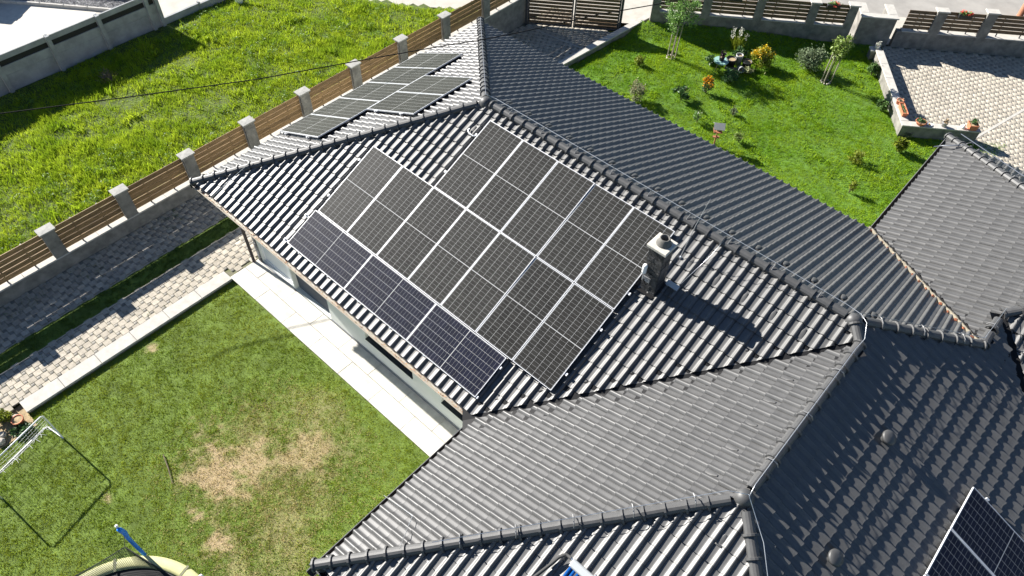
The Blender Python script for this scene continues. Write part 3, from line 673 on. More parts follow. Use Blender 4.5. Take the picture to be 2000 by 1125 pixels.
# north face: u = 2*YR - y
for i in range(5): panel(Fn, 2*YR-2.72-(i+1)*PP, 0.22, False, 'solar panel, %s from the near end in the row along the wooden fence side' % ORD[i], gB)
for i in range(2): panel(Fn, 2*YR-4.37-(i+1)*PP, 0.22+PL_+.02, False, '%s solar panel of the upper pair on the north slope' % ['near', 'far'][i], gB)
gC = 'panels on the shaded slope at the corner'
for i in range(3): panel(Fp, 4.73-T[1]-(i+1)*PP, 2.49-PL_, False, ['topmost dark solar panel in the bottom right corner', 'dark solar panel below the topmost one in the bottom right corner', 'lowest dark solar panel of the bottom right corner array'][i], gC, True)
for i in range(1): pass
# mounting rails
def rail(face, u0, u1, v, label, n=0.085):
    t = thing('mounting_rail', label, 'mounting rail', (0,0,0), 'rails under the panels'); t.matrix_world = face.M @ Matrix.Translation((u0, v, n-.02))
    b = MB(); b.bbox((0,-.02,-.02),(u1-u0,.02,.028)); b.build('profile', 'rail', t)
    b = MB(); k = int((u1-u0)/1.06)
    for x in (-0.0, u1-u0-.03):
        m = MB(); m.bbox((x,-.03,.03),(x+.03,.03,.062)); m.build('end_clamp', 'alu', t)
    for i in range(max(2, k)):
        m = MB(); x = (i+.5)*(u1-u0)/max(2, k); m.bbox((x-.015,-.06,-.075),(x+.015,.10,-.022)); m.build('roof_hook', 'steel', t)
    return t
for nm, v in (('lower', v_top+.45), ('upper', v_top+1.60)): rail(Fw, pu+2*PP-.07, pu+7*PP+.05, v, '%s rail beneath the row of panels along the ridge' % nm)
for nm, v in (('lower', v_mid+.45), ('upper', v_mid+1.60)): rail(Fw, pu-.10, pu+7*PP+.05, v, '%s rail beneath the middle row of seven panels' % nm)
for nm, v in (('lower', pv+.03), ('upper', pv+.80)): rail(Fw, pu-.079-.16, pu-.079+3*(PL_+PG)+.03, v, '%s rail beneath the sideways panels near the eave' % nm)
for nm, v in (('lower', .6), ('upper', 1.8)): rail(Fn, 2*YR-2.72-5*PP-.05, 2*YR-2.72+.05, v, '%s rail beneath the fence side panels on the north slope' % nm)
for nm, v in (('lower', 2.75), ('upper', 3.9)): rail(Fn, 2*YR-4.37-2*PP-.05, 2*YR-4.37+.05, v, '%s rail beneath the upper pair on the north slope' % nm)
for nm, v in (('upper', 2.15), ('lower', 1.1)): rail(Fp, 4.73-T[1]-3*PP-.05, 4.73-T[1]+.05, v, '%s rail beneath the dark corner panels' % nm)
for i, (v, u) in enumerate(((v_top+1.6, pu+2*PP-.32), )):
    t = thing('mounting_hook', 'curved pale roof hook left of the top left panel', 'hook', Fw.pt(u, v, .06)); b = MB(); MS = Fw.M.to_3x3().to_4x4()
    b.tube([MS @ Vector(p) for p in ((-.02, .06, .0), (-.01, .0, .03), (.06, -.05, .03), (.20, -.06, .03), (.26, -.02, .03))], 0.016, 6); b.build('strap', 'alu', t, smooth=True)
# solar thermal collector on the west end of the south wing
ct = thing('solar_collector', 'blue vacuum tube solar collector with pale header box at the bottom', 'collector', (0,0,0)); ct.matrix_world = Fs.M @ Matrix.Translation((13.83-XP, 3.02, 0.06))
b = MB(); b.bev((-.01, -.02, 0.0), (1.45, .12, .125), 0.02); b.build('header', 'collector_box', ct)
for i in range(18):
    m = MB(); x = .03+i*.078; m.tube([(x, -.02, .06), (x, -1.75, .06)], 0.029, 10); m.build('tube', 'collector_blue', ct, smooth=True)
b = MB(); b.bbox((.02, -1.8, .0), (1.42, -1.74, .05)); b.bbox((.25, -1.75, .0), (.28, -.02, .025)); b.bbox((1.1, -1.75, .0), (1.13, -.02, .025)); b.build('frame', 'rail', ct)
b = MB(); b.tube([(.0, .08, .06), (-.06, .09, .06)], 0.022, 8); b.tube([(.42, .12, .09), (.42, .16, .10)], 0.02, 8); b.build('fitting', 'steel', ct)
b = MB(); b.tube([(-.06, .09, .06), (-.16, .08, .07), (-.22, -.02, .06), (-.26, -.2, .05), (-.34, -.5, .05), (-.5, -1.1, .05)], 0.030, 8); b.build('pipe', 'rubber', ct, smooth=True)

# ------------------------------------------------------------------ paving
def hopscotch(x0, x1, y0, y1, a=0.20, b=0.10, ang=0.0, org=(0, 0), inside=None):
    """big and small squares of a two-size paving: list of (cx, cy, half, dark)"""
    res = []; ca, sa = math.cos(ang), math.sin(ang); R = max(abs(x1-x0), abs(y1-y0))*1.6+1; cx, cy = (x0+x1)/2, (y0+y1)/2
    L = a*a+b*b; n = int(R/math.sqrt(L))+2
    for i in range(-n, n):
        for j in range(-n, n):
            px = i*a - j*b; py = i*b + j*a
            for (qx, qy, h, dk) in ((px+a/2, py+a/2, a/2, 0), (px+a+b/2, py+b/2-0.0, b/2, 1)):
                X = cx+org[0]+ca*qx-sa*qy; Y = cy+org[1]+sa*qx+ca*qy
                if x0 <= X <= x1 and y0 <= Y <= y1 and (inside is None or inside(X, Y, h)): res.append((X, Y, h, dk))
    return res
def paver_geo(h, zt=0.0, g=0.005, th=0.04, c=0.004):
    r = h-g; V = [(-r,-r,-th),(r,-r,-th),(r,r,-th),(-r,r,-th),(-r,-r,-c),(r,-r,-c),(r,r,-c),(-r,r,-c),(-r+c,-r+c,0),(r-c,-r+c,0),(r-c,r-c,0),(-r+c,r-c,0)]
    F = [(0,1,5,4),(1,2,6,5),(2,3,7,6),(3,0,4,7),(4,5,9,8),(5,6,10,9),(6,7,11,10),(7,4,8,11),(8,9,10,11)]
    return np.array(V), np.array(F)
PGEO = {0: paver_geo(0.10), 1: paver_geo(0.05)}
def pave(parent, lst, zf, ang=0.0, single=300, name='paver'):
    zs = [zf(x, y) for x, y, h, d in lst]; P = np.array([(x, y, z) for (x, y, h, d), z in zip(lst, zs)])
    px_, dep = pix(P); inn = (px_[:, 0] > 5) & (px_[:, 0] < 1995) & (px_[:, 1] > 5) & (px_[:, 1] < 1120)
    sz = np.where(inn, np.array([h for _, _, h, _ in lst])/dep, 0); order = np.argsort(-sz); top = set(order[:single].tolist()) if single else set()
    mes = {}
    for d in (0, 1):
        V, F = PGEO[d]; me = bpy.data.meshes.new(name); me.from_pydata([tuple(v) for v in V], [], [tuple(f) for f in F]); me.materials.append(MATS['paver_dark' if d else 'paver']); mes[d] = me
    VV = []; FF = []; MI = []; RN = []; nv = 0; Rm = np.array(Matrix.Rotation(ang, 3, 'Z'))
    for i, (x, y, h, d) in enumerate(lst):
        z = zs[i]+random.gauss(0, .0018); ra = ang+random.gauss(0, .008); rx, ry = random.gauss(0, .006), random.gauss(0, .006)
        if i in top and sz[i] > 0:
            o = bpy.data.objects.new(name, mes[d]); C.objects.link(o); o.parent = parent; o.location = (x, y, z); o.rotation_euler = (rx, ry, ra)
        else:
            V, F = PGEO[d]; VV.append(V @ Rm.T + (x, y, z)); FF.append(F+nv); nv += len(V); MI += [d]*len(F); RN += [random.random()]*len(F)
    if VV:
        o = npmesh('paver_field', np.concatenate(VV), np.concatenate(FF), ['paver', 'paver_dark'], parent, mi=MI, rnd=RN); tag(o, kind='stuff')
def drive_z(x, y):
    t_ = min(1, max(0, (y-3)/9.0)); return -0.75*t_*t_*(3-2*t_)
dz = np.vectorize(drive_z)
dr = grid_sheet('driveway', -2.92, 0.42, -12, 18.5, lambda x, y: dz(x, y)-0.022, 'joint', 0.25, None)
fbd = MB(); fbd.add([(.40,-13,-.10),(1.25,-13,-.10),(1.25,-6.24,-.10),(.40,-6.24,-.10)], [(0,1,2,3)]); tag(fbd.build('flower_bed', 'soil'), kind='structure')
sj = MB(); sj.add([(.40,-.25,-.022),(.80,-.25,-.022),(.80,12,-.022),(.40,12,-.022)], [(0,1,2,3)]); tag(sj.build('paving_bed', 'joint'), kind='structure')
lst = hopscotch(-2.9, -1.47, -11.5, 3.0) + hopscotch(-0.72, 0.80, -11.5, 3.0, org=(.05, .03), inside=lambda x, y, h: x < .40 or (y > -.2 and x < .62))
pave(dr, lst, drive_z, 0.0, 300)
pave(dr, hopscotch(-2.85, 0.75, 12.5, 18.6, inside=lambda x, y, h: (Vector((x, y, 0))-Vector((-2.75, 16.6, 0))).dot(FN) < 1.5 and x < 0.16+(y-14.95)*0.0856+.02), drive_z, 0.0, 0)
for x in (-1.44, -0.745):
    ks = thing('kerb', ['thin concrete edging on the fence side of the grass strip', 'thin concrete edging on the house side of the grass strip'][x > -1], 'kerb', (x, 0, 0))
    for i in range(15):
        m = MB(); m.bev((-.022, -11+i*1.0, -.2), (.022, -11+(i+1)*1.0-.006, .004+random.gauss(0, .002)), 0.006); m.build('kerb_stone', 'paver', ks)
gs = MB(); gs.add([(-1.415,-12,-.012),(-.77,-12,-.012),(-.77,4,-.012),(-1.415,4,-.012)], [(0,1,2,3)]); tag(gs.build('grass_verge', 'lawn_base'), kind='structure')
# low wall between drive and lawn
kw = thing('low_wall', 'low pale coping wall between the block paving and the lawn', 'wall', (0.6, 0, 0))
b = MB(); b.bbox((-.19, -6.22, -.6), (.19, -.30, -.055)); b.build('wall_body', 'concrete', kw)
for i in range(6):
    m = MB(); y0 = -6.25+i*1.0; m.bev((-.205, y0+.004, -.053), (.215, min(y0+1.0, -.262)-.004, .006+random.gauss(0,.001)), 0.008); m.build('coping_stone', 'coping', kw)
# terrace
te = MB(); te.bbox((0.74, -0.24, -0.5), (XP+1.0, WY-.02, -.03)); teo = tag(te.build('terrace', 'concrete'), kind='structure')
for r, (y0, y1) in enumerate(((-.27, .235), (.24, .718))):
    x = 0.72 + (0.0 if r == 0 else -0.6)
    while x < XP+.9:
        a = max(x, .72); m = MB(); m.bev((a+.003, y0+.003, -.028), (min(x+1.2, XP+1.0)-.003, y1-.003, .004+random.gauss(0,.0012)), 0.005); m.build('slab', 'slab', teo); x += 1.2
# lawn
LZ = -0.12
def lawn_z(x, y): return LZ+0.03*vnoise(x, y, 0.5, 3)
PATCH = [(5.75, -3.95, .95, .70, 1.0), (6.15, -3.25, .8, .6, .9), (6.55, -2.35, .85, .75, .85), (5.2, -4.5, .3, .25, .9), (7.0, -4.85, .22, .32, 1.0), (6.15, -4.85, .10, .16, 1.0), (5.95, -4.9, .07, .1, .9), (4.25, -6.05, .09, .06, 1), (1.2, -3.13, .17, .13, .9), (7.7, -3.6, .5, .6, .45), (7.3, -2.6, .7, .5, .45), (7.2, -1.6, .5, .5, .3), (8.3, -4.0, .5, .6, .4), (8.9, -4.9, .4, .5, .35), (6.0, -1.6, .9, .7, .3), (5.3, -2.6, .8, .7, .3), (7.9, -4.9, .35, .4, .5)]
def bare(x, y):
    m = np.zeros_like(x)
    wob = (vnoise(x, y, 2.2, 5)-.5)*1.0 + (vnoise(x, y, 6, 8)-.5)*0.9 + (vnoise(x, y, 15, 9)-.5)*0.9
    for cx, cy, rx, ry, s in PATCH: m = np.maximum(m, s*np.clip(1.40-1.0*np.hypot((x-cx)/rx, (y-cy)/ry)+wob, 0, 1))
    return m
lw = grid_sheet('lawn', 0.80, 13.3, -14.0, -0.20, lambda x, y: lawn_z(x, y)-0.012, 'lawn_base', 0.07)
co = np.zeros(len(lw.data.vertices)*3, np.float32); lw.data.vertices.foreach_get('co', co); co = co.reshape(-1, 3)
at = lw.data.attributes.new('worn', 'FLOAT', 'POINT'); at.data.foreach_set('value', np.clip(bare(co[:, 0].astype(float), co[:, 1].astype(float)), 0, 1).astype(np.float32))
m_ = MATS['lawn_base']; n_ = m_.node_tree.nodes; l_ = m_.node_tree.links; p_ = n_['Principled BSDF']; src_ = p_.inputs['Base Color'].links[0].from_socket
an_ = n_.new('ShaderNodeAttribute'); an_.attribute_name = 'worn'; mx_ = n_.new('ShaderNodeMix'); mx_.data_type = 'RGBA'
l_.new(an_.outputs['Fac'], mx_.inputs['Factor']); l_.new(src_, mx_.inputs['A']); mx_.inputs['B'].default_value = (0.36, 0.275, 0.155, 1); l_.new(mx_.outputs['Result'], p_.inputs['Base Color'])
# ------------------------------------------------------------------ grass
def blades(name, x, y, z, h, wd, mname, nb=8, spread=0.06, lean=0.5, kind='stuff', label=None, cat='grass', seg=1, droop=0.35):
    n = len(x); N = n*nb
    bx = np.repeat(x, nb)+RNG.normal(0, spread, N); by = np.repeat(y, nb)+RNG.normal(0, spread, N); bz = np.repeat(z, nb); hh = np.repeat(h, nb)*RNG.uniform(.55, 1.2, N); ww = np.repeat(wd, nb)*RNG.uniform(.7, 1.3, N)
    an = RNG.uniform(0, 2*np.pi, N); ln = np.abs(RNG.normal(0, lean, N)); dx, dy = np.cos(an), np.sin(an); fx, fy = -dy, dx
    ft = RNG.uniform(0, np.pi, N); fx, fy = np.cos(ft), np.sin(ft)
    b0 = np.c_[bx-fx*ww/2, by-fy*ww/2, bz]; b1 = np.c_[bx+fx*ww/2, by+fy*ww/2, bz]
    c = np.cos(np.clip(ln, 0, 1.3)); s = np.sin(np.clip(ln, 0, 1.3))
    mx, my, mz = bx+dx*hh*.55*s, by+dy*hh*.55*s, bz+hh*.55*c
    m0 = np.c_[mx-fx*ww*.42, my-fy*ww*.42, mz]; m1 = np.c_[mx+fx*ww*.42, my+fy*ww*.42, mz]
    tp = np.c_[mx+dx*hh*(.45*s+droop*.3), my+dy*hh*(.45*s+droop*.3), mz+hh*(.45*c-droop*.15)]
    V = np.stack([b0, b1, m1, m0, tp], 1).reshape(-1, 3); q = np.arange(N)*5
    F = np.r_[np.c_[q, q+1, q+2], np.c_[q, q+2, q+3], np.c_[q+3, q+2, q+4]]
    rn = np.repeat(RNG.random(n), nb)*.35+RNG.random(N)*.65; rn = np.r_[rn, rn, rn]*.999
    o = npmesh(name, V, F, mname, rnd=rn); tag(o, label, cat if kind != 'structure' else None, kind=kind); return o
def scatter(x0, x1, y0, y1, dens):
    n = int((x1-x0)*(y1-y0)*dens); return RNG.uniform(x0, x1, n), RNG.uniform(y0, y1, n)
def inframe(x, y, z, pad=330):
    p, d = pix(np.c_[x, y, z]); return (p[:, 0] > -pad) & (p[:, 0] < 2000+pad) & (p[:, 1] > -pad) & (p[:, 1] < 1125+pad)
# meadow
x, y = scatter(-12.05, -3.2, -11, 17.4, 150); z = meadow_z(x, y)
edge = (Vector((0,0,0)), )
fy_ = (x-FO.x)*FN.x + (y-FO.y)*FN.y
k = inframe(x, y, z) & (fy_ < -0.1+0.5*(vnoise(x, y, .9, 2)-.5)); x, y, z = x[k], y[k], z[k]
big = vnoise(x, y, .55, 1)*.5+vnoise(x, y, 1.7, 4)*.5
edgef = np.clip((-3.2-x)/1.2, .45, 1)*np.clip((x+12.1)/.8, .5, 1)
h = (0.07+0.22*big**1.6)*edgef
blades('meadow_grass', x, y, z, h, np.full(len(x), .014), 'grass_meadow', 9, .06, .55, label='tall uneven meadow grass beyond the wooden fence')
x, y = scatter(-11.8, -3.5, -7, 16, 3.2); k = inframe(x, y, meadow_z(x, y)) & ((x-FO.x)*FN.x+(y-FO.y)*FN.y < -.4) & (vnoise(x, y, .8, 6) > .42); x, y = x[k], y[k]
o = blades('meadow_weeds', x, y, meadow_z(x, y), RNG.uniform(.16, .34, len(x)), np.full(len(x), .035), 'grass_meadow', 26, .10, .75, label='leafy weed tufts standing in the meadow')
x, y = scatter(-11.7, -3.5, -7, 16.5, 5.5); z = meadow_z(x, y); k = inframe(x, y, z) & ((x-FO.x)*FN.x+(y-FO.y)*FN.y < -.4) & (vnoise(x, y, .5, 16) > .40); x, y, z = x[k], y[k], z[k]
nl = 24; PTS = np.c_[np.repeat(x, nl), np.repeat(y, nl), np.repeat(z, nl)]; rr_ = np.repeat(RNG.uniform(.08, .20, len(x)), nl); th_ = RNG.uniform(0, 6.28, len(PTS)); q_ = np.sqrt(RNG.random(len(PTS)))
PTS = PTS + np.c_[np.cos(th_)*rr_*q_, np.sin(th_)*rr_*q_, .05+.9*rr_*(1-q_**2)*RNG.uniform(.6, 1.2, len(PTS))+.06]
WEEDS = PTS
# lawn
x, y = scatter(0.84, 11.1, -11.0, -0.30, 330); z = lawn_z(x, y); k = inframe(x, y, z) & ~((x > XP-.1) & (y > -3.5)) & ~((x < 1.25) & (y < -6.24)); x, y, z = x[k], y[k], z[k]
bmk = bare(x, y); k = RNG.random(len(x)) > bmk*.90; x, y, z, bmk = x[k], y[k], z[k], bmk[k]
blades('lawn_grass', x, y, z-.01, (0.030+.025*vnoise(x, y, 1.3, 7))*(1-.4*bmk), np.full(len(x), .009), 'grass_lawn', 8, .04, .95, label='short mown grass with worn brown patches beside the terrace')
x, y = scatter(3.5, 10.0, -6.8, -.6, 420); z = lawn_z(x, y); bmk = bare(x, y); dryz = np.clip(1.25-np.hypot((x-6.6)/2.6, (y+3.2)/2.3), 0, 1)*(.35+.9*vnoise(x, y, 1.6, 41))
k = inframe(x, y, z) & (RNG.random(len(x)) < np.maximum(bmk*.62, dryz*.95)) & ~((x > XP-.1) & (y > -3.5)); x, y, z = x[k], y[k], z[k]
blades('dry_grass', x, y, z-.006, .03+.02*RNG.random(len(x)), np.full(len(x), .009), 'straw', 6, .04, 1.0, label='straw coloured worn grass around the bare lawn patches')
# grass strip
x, y = scatter(-1.40, -0.77, -11, 3, 230); k = inframe(x, y, 0*x); x, y = x[k], y[k]
blades('verge_grass', x, y, 0*x-.01, .03+.05*vnoise(x, y, 3, 9)*np.where(np.abs(x+1.08) < .06, .2, 1), np.full(len(x), .009), 'grass_strip', 8, .03, .6, label='narrow strip of grass between the two paved lanes')
# weeds in paving joints
x, y = scatter(-2.85, 0.35, -7, 2, 30); k = (((x < -1.5) & (vnoise(x, y, .9, 12)*(.6+.5*np.clip((-1.9-x), 0, 1)) > .60)) | ((x > -.7) & (RNG.random(len(x)) < .055))); x, y = x[k], y[k]
blades('joint_weeds', x, y, 0*x, RNG.uniform(.02, .055, len(x)), np.full(len(x), .011), 'grass_strip', 7, .035, .9, label='small weeds growing in the paving joints', cat='weeds')

# ------------------------------------------------------------------ wooden fence along the meadow
fe = thing('fence', 'long concrete pillar fence with brown wooden slats beside the meadow', 'fence', (-3.02, 0, 0))
b = MB(); b.bbox((-.125, -12, -1.0), (.12, 16.75, 0.455)); b.build('base_wall', 'concrete', fe)
i = 0; y = -12
while y < 16.7:
    y1 = min(y+1.1, 16.75); m = MB(); m.bev((-.135, y+.003, .458), (.13, y1-.003, .50), 0.008); m.build('coping_stone', 'coping', fe); y = y1
PYS = [-3.2+2.18*i for i in range(-4, 10)]
for y in PYS:
    m = MB(); m.bbox((-.11, y-.18, .502), (.123, y+.18, 1.455)); po = m.build('pillar', 'concrete', fe)
    m = MB(); m.add([(-.155, y-.225, 1.458), (.165, y-.225, 1.458), (.165, y+.225, 1.458), (-.155, y+.225, 1.458), (-.155, y-.225, 1.50), (.165, y-.225, 1.50), (.165, y+.225, 1.50), (-.155, y+.225, 1.50), (0, y, 1.508)], [(3,2,1,0),(0,1,5,4),(1,2,6,5),(2,3,7,6),(3,0,4,7),(4,5,8),(5,6,8),(6,7,8),(7,4,8)]); m.build('pillar_cap', 'cap_grey', po)
for a, c in zip(PYS[:-1], PYS[1:]):
    for j in range(5):
        m = MB(); z0 = .575+j*.172; m.bbox((-.008, a+.185, z0), (.008, c-.185, z0+.160)); o = m.build('slat', 'slat', fe); o.location = (random.gauss(0, .003), 0, random.gauss(0, .002))
    for y in (a+.7, c-.7):
        m = MB(); m.bbox((-.045, y-.02, .502), (-.014, y+.02, 1.42)); m.build('slat_support', 'gate_steel', fe)

# ------------------------------------------------------------------ neighbour's panel wall and yard
nw = thing('panel_wall', 'tall grey concrete panel wall with dark stripe at the meadow edge', 'wall', (-12.15, 0, 0))
NY = [1.31+1.88*k for k in range(-7, 3)]
for y in NY + [5.46]:
    zt = 1.40; m = MB(); m.bbox((-.09, y-.07, -1), (.13, y+.07, zt+.02)); m.build('post', 'concrete_blue', nw)
    m = MB(); m.tube([(-.05, y, zt), (-.05, y, zt+.05)], .012, 6); m.build('post_pin', 'steel', nw)
for a, c in zip(NY, NY[1:]+[5.46]):
    if c-a < .3: continue
    for z0, z1, mm, nm, dx in ((-1.0, .30, 'concrete_blue', 'panel', 0), (.304, .64, 'concrete_blue', 'panel', .004), (.644, .985, 'concrete_blue', 'panel', 0), (.985, 1.195, 'bed_black', 'dark_stripe', -.035), (1.195, 1.395, 'concrete_blue', 'top_panel', 0)):
        m = MB(); m.bbox((-.03+dx, a+.077, z0), (.03+dx, c-.077, z1)); m.build(nm, mm, nw)
lo = thing('low_wall', 'low grey concrete wall continuing past the panel wall to the road', 'wall', (-12.15, 7.5, 0))
for k in range(4):
    y = -1.95+k*1.6; m = MB(); m.bbox((-.05, y, -1.2), (.05, y+1.52, .30-.04*k)); m.build('panel', 'concrete_blue', lo); m = MB(); m.bbox((-.07, y+1.525, -1.2), (.07, y+1.595, .36-.04*k)); m.build('post', 'concrete_blue', lo)
sh_ = MB(); sh_.add([(-40,-30,-.02),(-12.2,-30,-.02),(-12.2,4.1,-.02),(-15.5,4.1,-.02),(-40,-1,-.02)], [(0,1,2,3,4)]); yo = tag(sh_.build('neighbour_yard', 'bright_paving'), kind='structure')
sh_ = MB(); sh_.add([(-12.2,4.105,-.024),(-12.2,12,-.2),(-60,12,-.2),(-40,-.9,-.024),(-15.5,4.105,-.024)], [(0,1,2,3,4)]); tag(sh_.build('neighbour_drive', 'sidewalk'), kind='structure')
# gravel bed with kerb (runs along direction 36 deg)
K0 = Vector((-18.6, 1.66, 0)); KD = Vector((3.49, 2.53, 0)).normalized(); KN = Vector((-KD.y, KD.x, 0))
kb = thing('kerb', 'pale raised kerb bordering the grey gravel bed of the neighbouring yard', 'kerb', K0)
for k in range(6):
    m = MB(); p0 = KD*(k*1.0+.01); M = Matrix(((KD.x, KN.x, 0, p0.x), (KD.y, KN.y, 0, p0.y), (0,0,1,0), (0,0,0,1))); m.bev((0,-.05,-.2), (.98,.05,.10), .015, M); m.build('kerb_stone', 'coping', kb)
gb = MB(); gb.add([K0+KN*.06, K0+KD*6+KN*.06, K0+KD*6+KN*.75, K0+KN*.75], [(0,1,2,3)]); go = tag(gb.build('gravel_bed', 'gravel', loc=(0,0,.03)), kind='structure')
n = 2600; vs = []; fs = []
for i in range(n):
    p = K0+KD*random.uniform(0, 6)+KN*random.uniform(.08, .73)+Vector((0,0,.045)); r = random.uniform(.014, .03); a = random.random()*3
    q = [p+Vector((r*math.cos(a+t_*2.094), r*math.sin(a+t_*2.094), -.01)) for t_ in range(3)]+[p+Vector((0,0,r*.8))]; vs += q; fs += [(4*i,4*i+1,4*i+3),(4*i+1,4*i+2,4*i+3),(4*i+2,4*i,4*i+3)]
o = npmesh('gravel', vs, fs, 'gravel', go, rnd=np.repeat(RNG.random(n), 3)); tag(o, kind='stuff')
bw = thing('garden_wall', 'pale garden wall behind the gravel bed at the top edge', 'wall', K0+KN*.80)
for k in range(4):
    M = Matrix(((KD.x, KN.x, 0, KD.x*k*1.5), (KD.y, KN.y, 0, KD.y*k*1.5), (0,0,1,0), (0,0,0,1))); m = MB(); m.bbox((0,0,-.3), (1.49,.25,.28), M); m.build('wall_block', 'sidewalk', bw)
# vehicle made up to cast the rounded shadow; its rear corner reaches the frame
stand_in_car = thing('stand_in_car', 'dark blue stand-in vehicle in the top left corner, added to shadow the paving', 'stand_in_car', (-20.15, 1.05, 0), rotz=R_(36))
def hullring(b, secs):
    vs = []; n = len(secs[0]); fs = []
    for s in secs: vs += s
    for i in range(len(secs)-1):
        for k in range(n): fs.append((i*n+k, i*n+(k+1) % n, (i+1)*n+(k+1) % n, (i+1)*n+k))
    fs += [tuple(range(n))[::-1], tuple(range((len(secs)-1)*n, len(secs)*n))]; b.add(vs, fs)
mat('car_paint', (0.03, 0.055, 0.10), 0.25, 0.5, coat=0.8)
b = MB(); secs = []
for x, w2, z0, z1 in ((-2.1, .62, .35, .60), (-2.0, .80, .25, .80), (-1.2, .86, .22, .92), (0, .88, .22, .95), (1.0, .88, .22, .98), (1.75, .82, .25, .95), (1.98, .66, .32, .75)):
    secs.append([Vector((x, -w2, z0)), Vector((x, w2, z0)), Vector((x, w2*1.0, (z0+z1)/2)), Vector((x, w2*.93, z1)), Vector((x, -w2*.93, z1)), Vector((x, -w2, (z0+z1)/2))])
hullring(b, secs); b.build('body', 'car_paint', stand_in_car, smooth=False)
b = MB(); secs = []
for x, w2, z1 in ((-1.0, .76, .93), (-.45, .66, 1.38), (.9, .66, 1.42), (1.6, .72, .97)):
    secs.append([Vector((x, -w2, .9)), Vector((x, w2, .9)), Vector((x, w2*.95, z1)), Vector((x, -w2*.95, z1))])
hullring(b, secs); b.build('cabin', 'glass_dark', stand_in_car)
b = MB(); b.bev((-.45, -.62, 1.37), (.95, .62, 1.44), .03); b.build('roof', 'car_paint', stand_in_car)
for x in (-1.3, 1.25):
    for y in (-.82, .82):
        b = MB(); b.lathe([(.001, -.1), (.19, -.1), (.31, -.08), (.32, 0), (.31, .08), (.19, .1), (.001, .1)], 18, M=Matrix.Translation((x, y, .32)) @ Matrix.Rotation(math.pi/2, 4, 'X')); b.build('wheel', 'rubber', stand_in_car, smooth=True)
for y in (-.6, .6):
    b = MB(); b.bbox((1.9, y-.12, .68), (1.99, y+.12, .82)); b.build('tail_light', 'petal_red', stand_in_car)

# ------------------------------------------------------------------ gate and drive wall
ga = Vector((-2.75, 16.56, -0.76)); GDir = FD
gt = thing('gate', 'double driveway gate of dark wooden slats in a steel frame', 'gate', ga, rotz=R_(36)); GL = 3.80; GH = 1.66
for a, c in ((0.0, GL/2-.02), (GL/2+.02, GL)):
    lf_ = MB()
    for p, q in (((a, -.025, .06), (a+.06, .025, GH)), ((c-.06, -.025, .06), (c, .025, GH)), ((a+.06, -.025, .06), (c-.06, .025, .115)), ((a+.06, -.025, GH-.05), (c-.06, .025, GH))): lf_.bbox(p, q)
    lo_ = lf_.build('leaf_frame', 'gate_steel', gt)
    for j in range(10):
        m = MB(); z0 = .125+j*.15; m.bbox((a+.062, -.012, z0), (c-.062, .012, z0+.118)); m.build('slat', 'slat_dark', lo_)
for x in (-.06, GL+.06):
    m = MB(); m.bbox((x-.05, -.05, -.2), (x+.05, .05, GH+.06)); m.build('gate_post', 'gate_steel', gt)
dw = thing('low_wall', 'low pale coping wall between the gateway and the garden lawn', 'wall', (0.33, 15.0, GZ))
da = math.atan2(5.6, 0.46); DX = Vector((math.cos(da), math.sin(da), 0)); DN = Vector((-DX.y, DX.x, 0))
MD = Matrix(((DX.x, DN.x, 0, 0), (DX.y, DN.y, 0, 0), (0,0,1,0), (0,0,0,1)))
b = MB(); b.bbox((-4.2, -.12, -.5), (5.55, .12, .20), MD); b.build('wall_body', 'concrete', dw)
for k in range(10):
    m = MB(); x0 = -4.2+k*.98; m.bev((x0+.003, -.14, .203), (min(x0+.98, 5.58)-.003, .14, .25), .008, MD); m.build('coping_stone', 'coping', dw)
dn = MB(); p0, p1 = Vector((-2.6, 16.45, -.742)), Vector((.05, 16.80, -.742)); d = (p1-p0).normalized(); xx = Vector((-d.y, d.x, 0))*.03
dn.add([p0-xx, p1-xx, p1+xx, p0+xx], [(0,1,2,3)]); tag(dn.build('drain_channel', 'coping'), kind='structure')

# ------------------------------------------------------------------ garden
def gmound(x, y):
    s = (x-FO.x)*FD.x+(y-FO.y)*FD.y; n = (x-FO.x)*FN.x+(y-FO.y)*FN.y
    return 0.30*np.clip(1+n/.9, 0, 1)*np.clip((6.5-s)/4, 0, 1)*(n < .3)
def garden_z(x, y): return GZ+0.05*(vnoise(x, y, .4, 21)-.5)+gmound(x, y)
LA = Vector((9.22, 24.34, GZ)); LD = -FN  # L-shaped wall: first leg runs -FN
def in_garden(x, y):
    n = (x-FO.x)*FN.x+(y-FO.y)*FN.y; s = (x-FO.x)*FD.x+(y-FO.y)*FD.y
    left = (x > 0.44+(y-15.0)*.082)
    sL = (LA.x-FO.x)*FD.x+(LA.y-FO.y)*FD.y
    return left & (n < -.01) & ((s < sL+.05) | ((n < -5.92)))
grid_sheet('garden_lawn', 0.2, 17.0, 10.0, 27.0, lambda x, y: garden_z(x, y)-.015, 'garden_base', 0.2, in_garden)
x, y = scatter(0.45, 15.0, 10.6, 26.5, 210); z = garden_z(x, y); k = in_garden(x, y) & inframe(x, y, z, 120); x, y, z = x[k], y[k], z[k]
blades('garden_grass', x, y, z-.01, .035+.06*vnoise(x, y, 1.1, 15)**1.5, np.full(len(x), .011), 'grass_garden', 9, .045, .7, label='bright green clover rich garden lawn behind the house')
# clover and daisies specks
x, y = scatter(0.6, 14, 11, 26, 14); z = garden_z(x, y); k = in_garden(x, y) & inframe(x, y, z, 120) & (vnoise(x, y, 1.0, 31) > .5); x, y, z = x[k], y[k], z[k]
blades('garden_clover', x, y, z, RNG.uniform(.05, .12, len(x)), np.full(len(x), .032), 'grass_garden', 10, .08, .9, label='broad leaved clover tufts in the garden lawn', cat='clover')
